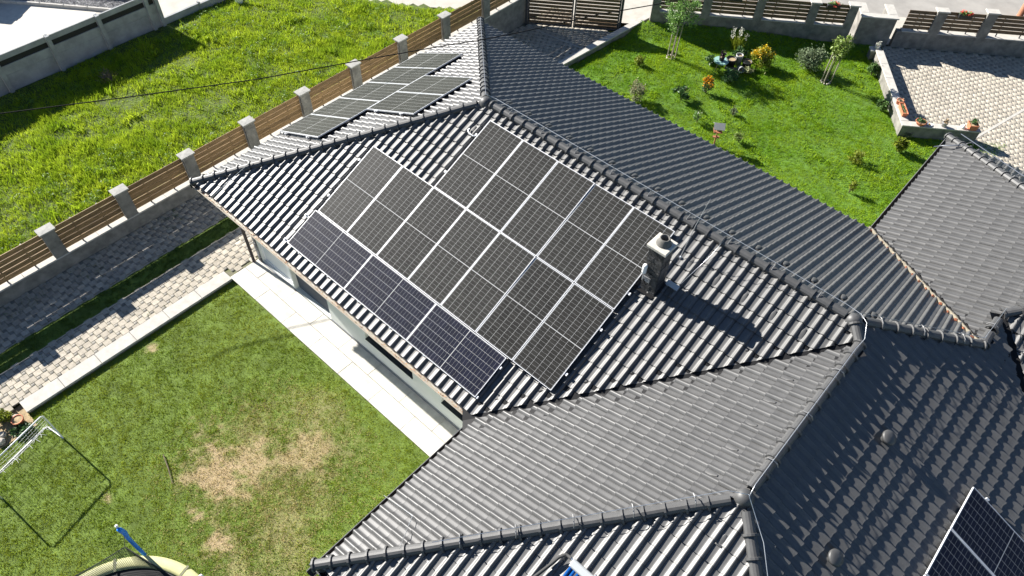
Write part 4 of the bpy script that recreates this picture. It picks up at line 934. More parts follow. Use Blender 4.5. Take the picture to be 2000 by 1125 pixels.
# paved yard right
def in_yard(x, y, h=0):
    n = (x-FO.x)*FN.x+(y-FO.y)*FN.y; s = (x-FO.x)*FD.x+(y-FO.y)*FD.y; sL = (LA.x-FO.x)*FD.x+(LA.y-FO.y)*FD.y
    return (n < -.02) and s > sL+.3 and (n > -5.62 or (s > sL+2.7 and n > -9))
yb = MB(); sL = (LA.x-FO.x)*FD.x+(LA.y-FO.y)*FD.y
yb.add([ff(sL+.25, -.01, -.022), ff(sL+14, -.01, -.022), ff(sL+14, -9, -.022), ff(sL+2.65, -9, -.022), ff(sL+2.65, -5.72, -.022), ff(sL+.25, -5.72, -.022)], [(5,4,3,2,1,0)]); ydo = tag(yb.build('paved_yard', 'joint'), kind='structure')
lst = hopscotch(9.0, 18.5, 19.0, 29.5, ang=R_(36), inside=in_yard)
lst = [q for q in lst if inframe(np.array([q[0]]), np.array([q[1]]), np.array([GZ]), 30)[0]]
pave(ydo, lst, lambda x, y: GZ, R_(36), 0)
dn = MB(); p0, p1 = Vector((13.99, 22.17, GZ+.006)), Vector((15.4, 28.0, GZ+.006)); d = (p1-p0).normalized(); xx = Vector((-d.y, d.x, 0))*.05
dn.add([p0-xx, p1-xx, p1+xx, p0+xx], [(0,1,2,3)]); tag(dn.build('drain_channel', 'coping'), kind='structure')
# L wall
lwl = thing('garden_wall', 'low angled concrete wall with pale coping and flower pots', 'wall', LA)
LM = Matrix(((LD.x, FD.x, 0, 0), (LD.y, FD.y, 0, 0), (0,0,1,0), (0,0,0,1)))   # local x along first leg, y along street
b = MB(); b.bbox((0, -.11, -.4), (4.70, .13, .455), LM); b.bbox((4.46, .13, -.4), (4.70, 2.62, .455), LM); b.build('wall_body', 'concrete', lwl)
for k in range(5):
    m = MB(); m.bev((k*.95-.1+.003, -.14, .458), ((k+1)*.95-.1-.003 if k < 4 else 4.435, .16, .50), .008, LM); m.build('coping_stone', 'coping', lwl)
m = MB(); m.bev((4.44, -.14, .458), (4.73, .16, .50), .008, LM); m.build('coping_stone', 'coping', lwl)
for k in range(3):
    m = MB(); m.bev((4.44, .163+k*.83, .458), (4.73, .163+(k+1)*.83-.006, .50), .008, LM); m.build('coping_stone', 'coping', lwl)
m = MB(); m.bev((-.45, -.30, .37), (-.105, .12, .44), .008, LM); m.build('coping_stone', 'coping', lwl); m = MB(); m.bbox((-.42, -.27, -.4), (-.11, .09, .367), LM); m.build('wall_end', 'concrete', lwl)

# ------------------------------------------------------------------ street fence
sf = thing('fence', 'concrete street fence with brown slats and flower boxes behind the garden', 'fence', FO)
FM = MF.copy(); FM.translation = (0, 0, 0)
def ffbox(b, a, c): b.bbox(a, c, FM)
ZS = lambda s: 0.0 + max(0, (s-9.5))*.045   # slight rise along the street
runs = [(-0.55, 7.28), (9.30, 20.0)]
for s0, s1 in runs:
    b = MB(); b.bbox((s0, .0, -.6), (s1, .24, .70), FM); b.build('base_wall', 'concrete', sf)
PS = [-.55, 1.50, 3.62, 5.75, 7.28]; PS2 = [9.30, 10.72, 12.62, 14.75, 16.9]
def ffpillar(s, w2=.17, top=1.62):
    m = MB(); m.bbox((s-w2, -.012, -.5), (s+w2, .252, top), FM); po = m.build('pillar', 'concrete', sf)
    m = MB(); m.bev((s-w2-.05, -.06, top+.003), (s+w2+.05, .30, top+.055), .012, FM); m.build('pillar_cap', 'coping', po)
for k, s in enumerate(PS): ffpillar(s)
for k, s in enumerate(PS2[1:]): ffpillar(s, .20, 1.66+.10*min(k, 1))
for lst_ in (PS, PS2):
    for a, c in zip(lst_[:-1], lst_[1:]):
        lz = .0 if lst_ is PS else .06*lst_.index(a)
        m = MB(); m.bev((a+.175, -.02, .703), (c-.175, .26, .74), .008, FM); m.build('coping_stone', 'coping', sf)
        for j in range(5):
            m = MB(); z0 = .80+j*.165+lz*.8; m.bbox((a+.172, .10, z0), (c-.172, .124, z0+.138), FM); m.build('slat', 'slat_dark', sf)
        for s in (a+.6, c-.6):
            m = MB(); m.bbox((s-.02, .127, .745), (s+.02, .157, 1.58), FM); m.build('slat_support', 'gate_steel', sf)
# utility niche
un = thing('utility_niche', 'thick U shaped concrete enclosure with pale coping in the street fence', 'enclosure', ff(7.72, 0, 0)); OU = ff(7.72, 0, 0)-FO
UM = FM
b = MB(); b.bbox((.0, -.02, -.5), (1.38, .22, 1.22), UM); b.bbox((0, .22, -.5), (.27, 1.0, 1.22), UM); b.bbox((1.11, .22, -.5), (1.38, 1.0, 1.22), UM); b.build('wall_body', 'concrete', un)
for a, c in (((-.05, -.07, 1.223), (1.43, .25, 1.27)), ((-.05, .253, 1.223), (.31, 1.05, 1.27)), ((1.07, .253, 1.223), (1.43, 1.05, 1.27))):
    m = MB(); m.bev(a, c, .010, UM); m.build('coping_stone', 'coping', un)
b = MB(); b.bbox((.05, .26, -.4), (1.1, 1.0, .02), UM); b.build('floor_slab', 'sidewalk', un)

# ------------------------------------------------------------------ plants
def leafcloud(name, pts, size, mname, parent, flat=0.5, nrm=None):
    pts = np.asarray(pts, float); n = len(pts); sz = size*RNG.uniform(.6, 1.35, n)
    a = RNG.normal(size=(n, 3)); a[:, 2] *= flat; a /= np.linalg.norm(a, axis=1)[:, None]; r = RNG.normal(size=(n, 3)); b = np.cross(a, r); b /= np.linalg.norm(b, axis=1)[:, None]
    a *= sz[:, None]; b *= (sz*.42)[:, None]; c = np.cross(a, b); c /= np.linalg.norm(c, axis=1)[:, None]; c *= (sz*.12)[:, None]
    V = np.stack([pts-a, pts+b+c, pts+a, pts-b+c], 1).reshape(-1, 3); q = np.arange(n)*4
    return npmesh(name, V, np.r_[np.c_[q, q+1, q+2], np.c_[q, q+2, q+3]], mname, parent, rnd=np.tile(RNG.random(n), 2))
o = leafcloud('meadow_herbs', WEEDS, .032, 'weed_leaf', None); tag(o, 'low broad leaved herbs scattered through the meadow grass', 'herbs', kind='stuff')
def blobpts(n, r, c=(0, 0, 0), clumps=14, shell=.55, cl=.32):
    cc = RNG.normal(size=(clumps, 3)); cc /= np.linalg.norm(cc, axis=1)[:, None]; cc *= RNG.uniform(shell, 1, (clumps, 1))*.78
    p = cc[RNG.integers(0, clumps, n)] + RNG.normal(0, cl/2, (n, 3)); return p*np.array(r)+np.array(c)
def shrub(name, label, x, y, h, r, lm, n=420, ls=.035, base=None, stems=7, flower=None, zbase=None, cat='shrub', cl=.32, clumps=14, vstretch=1.0, group=None):
    z = float(garden_z(np.array([x]), np.array([y]))[0]) if zbase is None else zbase
    n = int(n*1.7); ls *= 1.22; t = thing(name, label, cat, (x, y, z), group)
    b = MB()
    for k in range(stems):
        a = random.random()*6.28; rr = r*random.uniform(.3, .85); b.tube([(0, 0, -.03), (math.cos(a)*rr*.4, math.sin(a)*rr*.4, h*.45), (math.cos(a)*rr, math.sin(a)*rr, h*random.uniform(.65, .95))], [.012, .008, .003], 5)
    b.build('stems', 'bark', t)
    pts = blobpts(n, (r, r, h*.52*vstretch), (0, 0, h*.52), clumps, .5, cl); pts[:, 2] = np.clip(pts[:, 2], .01, None)
    leafcloud('foliage', pts, ls, lm, t)
    if flower:
        fm, fn, fs = flower; d = pts[RNG.integers(0, len(pts), fn)]+RNG.normal(0, .03, (fn, 3)); d = d[d[:, 2] > h*(.42+.25*RNG.random(len(d)))]; d[:, 2] += .03
        leafcloud('blossoms', d, fs, fm, t)
    return t
def young_tree(label, x, y, h, crown_r, crown_c, lm, n, ls, stakes, lean=(0, 0)):
    z = float(garden_z(np.array([x]), np.array([y]))[0]); t = thing('tree', label, 'tree', (x, y, z)); b = MB()
    top = Vector((lean[0], lean[1], h*.92)); b.tube([(0,0,-.05), (lean[0]*.2+.01, lean[1]*.2, h*.3), (lean[0]*.55, lean[1]*.55, h*.62), top], [.028, .022, .016, .006], 8); b.build('trunk', 'bark', t, smooth=True)
    b = MB()
    for k in range(16):
        f = random.uniform(.5, .92); p = Vector((lean[0]*f, lean[1]*f, h*f*.95)); a = random.random()*6.28; L = crown_r[0]*random.uniform(.5, 1.0)
        b.tube([p, p+Vector((math.cos(a)*L*.5, math.sin(a)*L*.5, L*.3)), p+Vector((math.cos(a)*L, math.sin(a)*L, L*.45))], [.010, .006, .002], 5)
    b.build('branches', 'bark', t)
    leafcloud('crown', np.r_[blobpts(int(n*.75), crown_r, crown_c, 22, .35, .26), blobpts(n-int(n*.75), tuple(q*.55 for q in crown_r), (crown_c[0]-.1, crown_c[1]-.05, crown_c[2]-crown_r[2]*.75), 7, .4, .4)], ls, lm, t, .8)
    s = thing('tree_stakes', 'wooden stakes tied around %s' % ('the taller young tree by the gate side' if h > 2.3 else 'the small young tree near the enclosure'), 'stakes', (x, y, z))
    for (dx, dy) in stakes:
        m = MB(); m.tube([(dx, dy, -.1), (dx+lean[0]*.25, dy+lean[1]*.25, h*.56)], .022, 8); m.build('stake', 'stake', s)
    m = MB(); p = [(dx+lean[0]*.25, dy+lean[1]*.25, h*.52) for dx, dy in stakes]; m.tube(p+[p[0]], .012, 5); m.build('tie', 'rubber', s)
    rk = thing('stone_ring', 'ring of small stones at the foot of %s' % ('the taller young tree' if h > 2.3 else 'the smaller young tree'), 'stones', (x, y, z))
    for k in range(9):
        a = k*.7; m = MB(); r = random.uniform(.03, .055); m.lathe([(.001, -.02), (r, -.01), (r*.9, .02), (r*.5, .04), (.001, .045)], 7, (math.cos(a)*.16, math.sin(a)*.16, .0)); m.build('stone', 'pebble', rk)
    return t
young_tree('staked young tree with airy light green crown beside the street fence', 3.04, 18.77, 2.7, (.80, .80, .74), (.05, .12, 2.0), 'leaf_tree', 3000, .046, [(-.13, -.06), (.14, .10), (.10, -.12)], (.05, .12))
young_tree('small staked tree with sparse upright crown near the concrete enclosure', 8.39, 21.67, 2.1, (.46, .46, .60), (.08, .16, 1.62), 'leaf_tree2', 1150, .058, [(-.16, -.03), (.16, .12), (-.02, -.10)], (.08, .16))
shrub('shrub', 'small yellowish shrub alone on the lawn near the gateway wall', 2.46, 17.40, .45, .26, 'leaf_lime', 300, .03)
shrub('shrub', 'variegated pale shrub at the roof edge of the garden', 3.72, 15.45, .78, .42, 'leaf_pale', 620, .034, flower=('petal_pink', 130, .022))
shrub('shrub', 'open green shrub with upright shoots left of the orange flowers', 4.94, 16.70, .80, .40, 'leaf_dark', 380, .045, clumps=8, cl=.22)
shrub('flower_bush', 'round bush of bright orange flowers in the lawn', 5.37, 17.75, .62, .26, 'leaf_dark', 320, .035, flower=('petal_orange', 520, .040), cat='flowers')
shrub('flower_bush', 'large golden yellow bush behind the garden pots', 6.02, 20.75, .88, .50, 'leaf_lime', 700, .045, flower=('leaf_yellow', 900, .050), cat='bush')
shrub('shrub', 'rounded grey green lavender bush between the two young trees', 7.45, 21.95, .95, .52, 'leaf_grey', 1500, .040, stems=22, cl=.4, clumps=30, cat='shrub')
shrub('conifer', 'small round conifer beside the top of the angled wall', 9.50, 23.40, .54, .25, 'leaf_conifer', 900, .040, cl=.26, clumps=24, cat='conifer')
shrub('conifer', 'small round conifer left of the terracotta planter', 10.78, 21.50, .48, .25, 'leaf_conifer', 900, .040, cl=.26, clumps=24, cat='conifer')
shrub('conifer', 'yellow green globe conifer below the corner of the angled wall', 12.27, 19.65, .58, .27, 'leaf_lime', 800, .040, cl=.28, clumps=20, cat='conifer')
shrub('shrub', 'pale lime low shrub in the lawn left of the garage roof', 11.44, 18.02, .42, .34, 'leaf_lime', 300, .035, clumps=9)
shrub('shrub', 'thin yellow green sapling nearest the inner roof corner', 11.99, 16.40, .55, .19, 'leaf_lime', 150, .034, clumps=6)
shrub('rose', 'pale flowered rose sprig above the bird feeder', 6.12, 15.98, .52, .24, 'leaf_tree', 160, .03, flower=('petal_white', 40, .024), cat='rose')
shrub('shrub', 'loose brownish green shrub right of the bird feeder', 7.85, 16.10, .5, .25, 'leaf_tree2', 200, .032, clumps=7)
shrub('shrub', 'faint grey leaved shrub below the pots in the lawn', 6.85, 17.3, .40, .24, 'leaf_grey', 130, .03, clumps=7)
shrub('shrub', 'dark spreading shrub in front of the small green table', 5.52, 19.15, .40, .42, 'leaf_dark', 620, .04, clumps=18)
shrub('hosta', 'white edged hosta in front of the yellow bush', 5.86, 20.02, .28, .26, 'leaf_pale', 200, .055, clumps=9, cat='hosta')
shrub('hosta', 'small pale hosta at the corner foot of the angled wall', 12.22, 20.70, .2, .18, 'leaf_pale', 110, .045, clumps=6, cat='hosta')
shrub('shrub', 'dark low plant in the shade behind the grey pot', 5.05, 20.75, .38, .34, 'leaf_dark', 420, .04)
shrub('shrub', 'low leafy plant left of the small green table', 4.42, 19.6, .3, .28, 'leaf_dark', 180, .045)
# lilies
ll = thing('lilies', 'white lilies on tall yellow green stalks by the street fence', 'flowers', (4.62, 21.12, float(garden_z(np.array([4.62]), np.array([21.12]))[0])))
x = RNG.normal(0, .10, 26); y = RNG.normal(0, .10, 26); o = blades('stalks', x, y, 0*x, RNG.uniform(.45, .75, 26), np.full(26, .02), 'leaf_lime', 5, .03, .22, kind='stuff'); o.parent = ll
del o['kind']; del o['category']
for k, (dx, dy, hz) in enumerate(((-.20, -.12, .62), (-.22, -.05, .80), (.02, .02, .88), (.06, .0, .74), (.26, .10, .66))):
    leafcloud('blossoms', RNG.normal(0, .045, (26, 3))*np.array((1, 1, 1.6))+np.array((dx, dy, hz)), .035, 'petal_white', ll)
# pots and table
def pot(name, label, x, y, z, r, h, m, cat='pot', plant=None, flare=1.2, soil=True, group=None, n=60, ls=.04, ph=.12, square=False):
    t = thing(name, label, cat, (x, y, z), group); b = MB()
    if square:
        w2 = r
        vs = []; 
        for rr, zz_ in ((w2*.8, 0), (w2, h), (w2*.86, h), (w2*.8, h-.05)): vs += [Vector((sx*rr, sy*rr, zz_)) for sx, sy in ((-1,-1),(1,-1),(1,1),(-1,1))]
        b.add([MF.to_3x3() @ v for v in vs], [(3,2,1,0)]+[(i*4+k, i*4+(k+1) % 4, (i+1)*4+(k+1) % 4, (i+1)*4+k) for i in range(3) for k in range(4)])
    else: b.lathe([(.001, 0), (r/flare, 0), (r*.96, h*.82), (r*1.04, h*.84), (r*1.04, h), (r*.9, h), (r*.86, h*.86)], 18)
    b.build('vessel', m, t, smooth=not square)
    if soil:
        b = MB(); b.lathe([(.001, h*.88), (r*.87, h*.87)], 14); b.build('soil', 'soil', t)
    if plant: leafcloud('foliage', blobpts(n, (r*1.0, r*1.0, ph), (0, 0, h+ph*.4), 8, .3, .5), ls, plant, t)
    return t
pot('pot', 'black bucket shaped pot standing right of the green table', 5.12, 19.86, GZ, .20, .40, 'black_plastic')
pot('pot', 'upright pale grey cylinder pot behind the black pots', 5.26, 20.22, GZ, .14, .46, 'grey_plastic', flare=1.05)
t = pot('pot', 'small grey pot lying on its side in front of the cylinder pot', 5.50, 19.92, GZ+.12, .12, .24, 'grey_plastic', soil=False); t.rotation_euler = (1.35, 0, .9)
pot('pot', 'second black pot half hidden under the yellow bush', 5.62, 20.28, GZ, .19, .30, 'black_plastic')
pot('pot', 'purple leaved plant in a small dark pot on the green table', 4.86, 19.52, GZ+.36, .11, .16, 'black_plastic', plant='leaf_purple', n=150, ls=.05, ph=.22)
tb = thing('garden_table', 'small round pale green garden table with purple plant on it', 'table', (4.86, 19.52, GZ)); b = MB(); b.lathe([(.001, .31), (.29, .31), (.30, .325), (.30, .345), (.29, .355), (.001, .355)], 24); b.build('table_top', 'table_green', tb)
for k in range(3):
    m = MB(); a = k*2.094+.4; m.tube([(math.cos(a)*.2, math.sin(a)*.2, .31), (math.cos(a)*.25, math.sin(a)*.25, -.02)], .016, 6); m.build('leg', 'wood_light', tb)
bo = thing('timber_board', 'old wooden board lying on the grass below the pots', 'board', (5.40, 19.75, GZ+.05), rotz=.45); b = MB(); b.bbox((-.38, -.06, 0), (.38, .06, .035)); b.build('plank', 'wood_light', bo); b = MB(); b.bbox((-.38, .066, 0), (.30, .13, .032)); b.build('plank', 'wood_light', bo)
tp = lambda sx, sy: LA + LM.to_3x3() @ Vector((sx, sy, .502))
p = tp(3.42, .02); pot('pot', 'round terracotta pot at the head of the long planter on the wall', p.x, p.y, p.z, .13, .15, 'terracotta', plant='dry_brush', n=25, ph=.05)
p = tp(3.93, .02); pl_ = thing('planter', 'long terracotta planter box on the angled wall', 'planter', p, rotz=math.atan2(LD.y, LD.x))
b = MB(); vs = []
for a, c, z0 in ((.28, .075, 0), (.33, .10, .17), (.305, .078, .17), (.29, .07, .12)): vs += [Vector((sx*a, sy*c, z0)) for sx, sy in ((-1,-1),(1,-1),(1,1),(-1,1))]
b.add(vs, [(3,2,1,0)]+[(i*4+k, i*4+(k+1) % 4, (i+1)*4+(k+1) % 4, (i+1)*4+k) for i in range(3) for k in range(4)]); b.build('box', 'terracotta', pl_)
b = MB(); b.add([(-.29,-.07,.13),(.29,-.07,.13),(.29,.07,.13),(-.29,.07,.13)], [(0,1,2,3)]); b.build('soil', 'soil', pl_); leafcloud('foliage', RNG.uniform(-1, 1, (70, 3))*np.array((.26, .05, .02))+np.array((0, 0, .16)), .03, 'leaf_dark', pl_)
p = tp(4.57, .52); pot('pot', 'terracotta bowl with green leaves on the lower wall leg', p.x, p.y, p.z, .19, .13, 'terracotta', plant='leaf_dark', flare=1.5, n=110, ph=.07)
p = tp(4.57, 1.35); pot('pot', 'small dark pot with brownish plant midway along the wall', p.x, p.y, p.z, .095, .17, 'grey_plastic', plant='dry_brush', n=110, ls=.035, ph=.12)
p = tp(4.57, 2.32); pot('pot', 'square terracotta pot with green plant at the wall end', p.x, p.y, p.z, .16, .22, 'terracotta', plant='leaf_dark', n=130, ph=.13, square=True, flare=1)
p = tp(-.28, -.06); pot('pot', 'white pot with pale flowers at the top of the angled wall', p.x, p.y, p.z-.06, .10, .14, 'white_plastic', plant='petal_white', n=70, ls=.04, ph=.18)
p = tp(4.57, 2.02); t = thing('stone_ornament', 'little white stone ornament beside the square pot', 'ornament', p); b = MB(); b.lathe([(.001, 0), (.06, 0), (.085, .03), (.075, .07), (.04, .095), (.001, .10)], 12); b.build('lower_stone', 'white_paint', t, smooth=True); b = MB(); b.lathe([(.001, .09), (.035, .10), (.035, .13), (.001, .15)], 10, (.02, 0, 0)); b.build('upper_stone', 'white_paint', t, smooth=True)
p = tp(4.57, .85); t = thing('dish', 'white saucer beside the terracotta bowl', 'dish', p); b = MB(); b.lathe([(.001, .005), (.07, .005), (.10, .03), (.095, .03), (.07, .012), (.001, .012)], 16); b.build('saucer', 'white_paint', t); b = MB(); b.lathe([(.001, .012), (.03, .02), (.03, .05), (.001, .06)], 10); b.build('candle', 'leaf_yellow', t)
# bird feeder
bf = thing('bird_feeder', 'wooden bird feeder house on a post in the lawn', 'bird feeder', (7.28, 15.33, GZ), rotz=.6)
b = MB(); b.bbox((-.022, -.022, -.1), (.022, .022, .62)); b.build('post', 'wood_red', bf)
b = MB(); b.bbox((-.11, -.05, .34), (.11, .05, .37)); b.build('perch', 'wood_red', bf); b = MB(); b.bbox((-.15, -.14, .62), (.15, .14, .645)); b.build('tray', 'wood_red', bf)
for sx in (-1, 1):
    for sy in (-1, 1): m = MB(); m.bbox((sx*.12-.012, sy*.11-.012, .646), (sx*.12+.012, sy*.11+.012, .83)); m.build('corner_post', 'wood_red', bf)
b = MB(); b.bbox((-.05, -.05, .646), (.05, .05, .78)); b.build('seed_box', 'wood_light', bf)
for sgn in (-1, 1):
    m = MB(); m.add([(-.19, sgn*.20, .80), (.19, sgn*.20, .80), (.19, 0, .955), (-.19, 0, .955), (-.19, sgn*.20, .815), (.19, sgn*.20, .815), (.19, 0, .97), (-.19, 0, .97)], [(0,1,2,3),(4,5,6,7),(0,1,5,4),(1,2,6,5),(2,3,7,6),(3,0,4,7)]); m.build('roof_board', 'grey_plastic', bf)
# flower boxes on the street fence
for k, (s, lab) in enumerate(((2.55, 'geranium box on the fence left of the middle, cut by the frame'), (6.45, 'red geranium box on the fence left of the enclosure'), (11.60, 'red geranium box on the fence right of the enclosure'))):
    z0 = 1.46+(.04 if k == 2 else 0); t = thing('flower_box', 'hanging ' + lab, 'flower box', ff(s, .02, z0), rotz=R_(36)); b = MB()
    b.bev((-.26, -.09, 0), (.26, .08, .16), .012); b.build('box', 'black_plastic', t)
    leafcloud('foliage', blobpts(170, (.30, .16, .12), (0, 0, .19), 12, .3, .4), .04, 'leaf_tree', t); leafcloud('blossoms', blobpts(150, (.34, .19, .14), (0, 0, .22), 14, .75, .22), .035, 'petal_red', t)
# utility pole at the right edge
up_ = thing('utility_pole', 'brown wooden utility pole at the top right edge', 'pole', (12.25, 32.7, GZ-.2)); b = MB(); b.tube([(0,0,-.2), (.02,.03,3.5), (.03,.05,7.5)], [.13, .12, .10], 12); b.build('pole', 'wood_red', up_, smooth=True)
m = MB(); m.bbox((-.5,-.04,7.0), (.5,.04,7.1)); m.build('crossarm', 'wood_red', up_)
# cable
cb = MB(); kp = [Vector(q) for q in ((-4.96, -3.02, 4.1), (-4.67, -2.38, 4.05), (-3.02, 0.3, 4.0), (-1.21, 3.15, 4.02), (0.21, 5.73, 4.06), (1.53, 7.94, 4.14), (2.11, 8.74, 4.2), (2.86, 9.94, 4.3), (4.02, 11.87, 4.5), (5.17, 13.37, 4.7), (6.28, 14.63, 5.0))]
cb.tube(kp, 0.0145, 6); tag(cb.build('overhead_cable', 'cable', smooth=True), 'black overhead cable crossing above the meadow and roof', 'cable')

# ------------------------------------------------------------------ west lawn things
goal = thing('football_goal', 'small white football goal with a torn net on the lawn', 'goal', (2.03, -5.99, LZ)); d = Vector((.47, -1.69, 0)); bk = Vector((-.59, -.12, 0)); H = 1.10
b = MB()
b.tube([(0,0,-.02), (0,0,H-.06), (.01,-.035,H-.015), tuple(d*.03+Vector((0,0,H))), tuple(d*.97+Vector((0,0,H))), tuple(d+Vector((0,0,H-.06))), tuple(d+Vector((0,0,-.02)))], .019, 8); b.build('posts', 'white_paint', goal, smooth=True)
b = MB(); b.tube([(0,0,.02), tuple(bk*.9+Vector((0,0,.02))), tuple(bk+d*.04+Vector((0,0,.02))), tuple(bk+d*.96+Vector((0,0,.02))), tuple(d+bk*.9+Vector((0,0,.02))), tuple(d+Vector((0,0,.02)))], .014, 8); b.build('base_frame', 'white_paint', goal, smooth=True)
b = MB()
for i in range(15):
    f = i/14; a = d*f+Vector((0,0,H)); c = bk+d*(f+random.gauss(0,.008))+Vector((0,0,.03)); mid = (a+c)/2+Vector((.05+random.random()*.05, 0, -.10)); b.tube([a, mid, c], .0030, 4, False)
for i in range(1, 9):
    f = i/9; z0 = bk*f+Vector((.10*math.sin(f*3.14), 0, H*(1-f)+.03-.08*math.sin(f*3.14))); b.tube([z0, z0+d*.5+Vector((.02, 0, -.03)), z0+d], .0030, 4, False)
for sd in (Vector((0,0,0)), d):
    for i in range(1, 7): f = i/7; b.tube([sd+Vector((0,0,H*f)), sd+bk*(1-f)+Vector((0,0,H*f*.25+.02))], .004, 4, False)
for i in range(26):
    f = random.random(); p = bk+d*f+Vector((0,0,.02)); q = p+Vector((random.uniform(.02,.22), random.gauss(0,.06), 0)); b.tube([p, (p+q)/2+Vector((random.gauss(0,.04), random.gauss(0,.04), .01)), q], .0045, 4, False)
b.build('net', 'netcord', goal)
tr = thing('trampoline', 'round trampoline with pale olive pad and dark safety net', 'trampoline', (7.9, -7.62, LZ)); TZ = .74
b = MB(); R1, R0 = 2.04, 1.79
for k in range(8):
    m = MB(); a0 = R_(15+k*45+1.0); a1 = R_(15+(k+1)*45-1.0); vs = []; n = 13
    for i in range(n):
        a = a0+(a1-a0)*i/(n-1)
        for rr, z0 in ((R0, -.02), (R0, .015), (R0+.06, .035), (R1-.06, .03), (R1, .005), (R1, -.08)): vs.append((rr*math.cos(a), rr*math.sin(a), TZ+z0))
    m.add(vs, [(i*6+j, i*6+j+1, (i+1)*6+j+1, (i+1)*6+j) for i in range(n-1) for j in range(5)]); m.build('pad', 'pad', tr, smooth=True)
for k in range(8):
    m = MB(); a = R_(15+k*45); m.box((0,0,0), (.28, .05, .012), Matrix.Translation((1.915*math.cos(a), 1.915*math.sin(a), TZ+.03)) @ Matrix.Rotation(a, 4, 'Z')); m.build('pad_seam', 'pad_seam', tr)
b = MB(); b.lathe([(.001, TZ-.03), (R0-.1, TZ-.028), (R0+.02, TZ-.02)], 48); b.build('jumping_mat', 'bed_black', tr, smooth=True)
b = MB(); b.tube([(R1*.98*math.cos(2*math.pi*i/48), R1*.98*math.sin(2*math.pi*i/48), TZ-.1) for i in range(49)], .025, 8); b.build('rim', 'steel', tr)
PA = [R_(135.8+60*k) for k in range(6)]; PRr = 2.13
for a in PA:
    x, y = math.cos(a), math.sin(a); m = MB(); m.tube([(PRr*x, PRr*y, 0), (PRr*x, PRr*y, 2.12)], .019, 8); po = m.build('pole', 'steel', tr, smooth=True)
    m = MB(); m.tube([(PRr*x, PRr*y, .55), (PRr*x*.998, PRr*y*.998, 1.55), (PRr*x, PRr*y+.02, 1.75), (PRr*x*.985, PRr*y*.985+.02, 1.98), (PRr*x*.96, PRr*y*.96+.05, 2.08)], [.036, .042, .052, .050, .040], 10); m.build('foam_sleeve', 'blue_foam', po, smooth=True)
    m = MB(); m.lathe([(.001, 0), (.03, .0), (.03, .035), (.001, .05)], 10, (PRr*x, PRr*y, 2.11)); m.build('pole_cap', 'white_paint', po)
    m = MB(); q = Vector((PRr*x, PRr*y, 1.72)); q2 = Vector((1.93*x, 1.93*y, 1.55)); m.tube([q, q2], .006, 5); m.build('net_strap', 'rubber', po)
b = MB(); vs = []; n = 7
for k in range(6):
    a0 = PA[k]; a1 = PA[(k+1) % 6]
    if a1 < a0: a1 += 2*math.pi
    for i in range(n):
        f = i/(n-1); p = Vector((math.cos(a0), math.sin(a0), 0))*(1-f)+Vector((math.cos(a1), math.sin(a1), 0))*f; sag = 4*f*(1-f)
        top_ = p*1.93+Vector((0,0,1.55-.10*sag)); rim = Vector((math.cos(a0+(a1-a0)*f), math.sin(a0+(a1-a0)*f), 0))*1.78+Vector((0,0,TZ)); vs += [tuple(rim), tuple((rim*.5+top_*.5)*1.0), tuple(top_)]
b = MB(); cols_ = []
for k in range(6):
    for i in range(n-1):
        g0 = [Vector(vs[(k*n+i)*3+j]) for j in range(3)]; g1 = [Vector(vs[(k*n+i+1)*3+j]) for j in range(3)]
        for q in range(9):
            f = q/9; b.tube([g0[j]*(1-f)+g1[j]*f for j in range(3)], .0038, 3, False)
        for r_ in range(1, 22):
            t_ = r_/11; j = 0 if t_ < 1 else 1; t_ -= j; b.tube([g0[j]*(1-t_)+g0[j+1]*t_, g1[j]*(1-t_)+g1[j+1]*t_], .0038, 3, False)
b.build('safety_net', 'net_cord_dark', tr)
b = MB()
for k in range(6):
    pts = [vs[(k*n+i)*3+2] for i in range(n)]; b.tube(pts, .010, 5)
b.build('net_hem', 'rubber', tr)
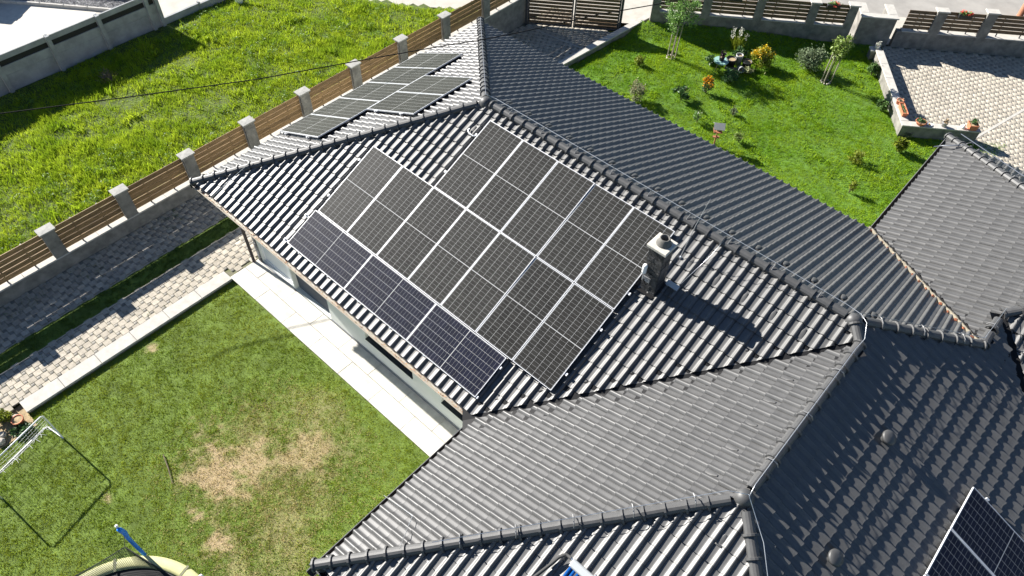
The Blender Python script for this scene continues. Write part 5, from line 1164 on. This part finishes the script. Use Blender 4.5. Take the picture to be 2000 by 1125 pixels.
for k in range(6):
    a = PA[k]; m = MB(); x, y = math.cos(a)*1.98, math.sin(a)*1.98; m.tube([(x, y, TZ-.1), (x, y, -.02)], .024, 8); m.build('leg', 'steel', tr)
# flower bed corner
shrub('shrub', 'yellow green leafy plant in the bed at the left edge', .62, -6.75, .30, .32, 'leaf_lime', 320, .04, zbase=-.08)
shrub('shrub', 'low dark plant beside the terracotta bowl in the corner bed', 1.15, -6.55, .2, .28, 'leaf_dark', 260, .04, zbase=LZ)
pot('pot', 'terracotta bowl at the end of the low wall by the goal', .90, -6.50, -.06, .14, .14, 'terracotta', soil=True, flare=1.2)
for k, (x, y) in enumerate(((.72, -6.52), (.95, -6.95), (1.10, -7.05))):
    t = thing('stone', ['pale stone beside the terracotta bowl in the corner bed', 'pale stone below the yellow plant at the left edge', 'outermost pale stone of the corner bed'][k], 'stone', (x, y, -.05)); b = MB(); b.lathe([(.001, -.06), (.10, -.04), (.11, .02), (.07, .07), (.001, .08)], 9); b.build('rock', 'pebble', t)
sk = thing('stick', 'dark thin stick lying on the lawn left of the bare patch', 'stick', (4.23, -4.58, LZ+.03)); b = MB(); b.tube([(0,0,.015), (.4,-.11,.02), (.8,-.25,.012)], [.012, .014, .008], 6); b.build('twig', 'bark', sk)
db = thing('brush_pile', 'small pile of dry brush by the foot of the panel wall', 'brush', (-10.35, 2.15, 0)); b = MB()
for i in range(60):
    a = random.random()*6.28; p = Vector((random.gauss(0,.14), random.gauss(0,.14), .02)); b.tube([p, p+Vector((math.cos(a)*.22, math.sin(a)*.22, random.uniform(.1,.3)))], .007, 4)
b.build('twigs', 'dry_brush', db); leafcloud('dry_leaves', blobpts(90, (.25, .25, .15), (0,0,.15)), .04, 'dry_brush', db)
sk2 = thing('sack', 'small white bucket at the top edge beside the low wall', 'bucket', (-11.55, 8.55, float(meadow_z(0, 8.55)))); b = MB(); b.lathe([(.001,0),(.14,0),(.18,.32),(.16,.32),(.13,.04)], 14); b.build('vessel', 'white_plastic', sk2); b = MB(); b.tube([(.17,0,.3),(0,.05,.4),(-.17,0,.3)], .006, 5); b.build('handle', 'steel', sk2)
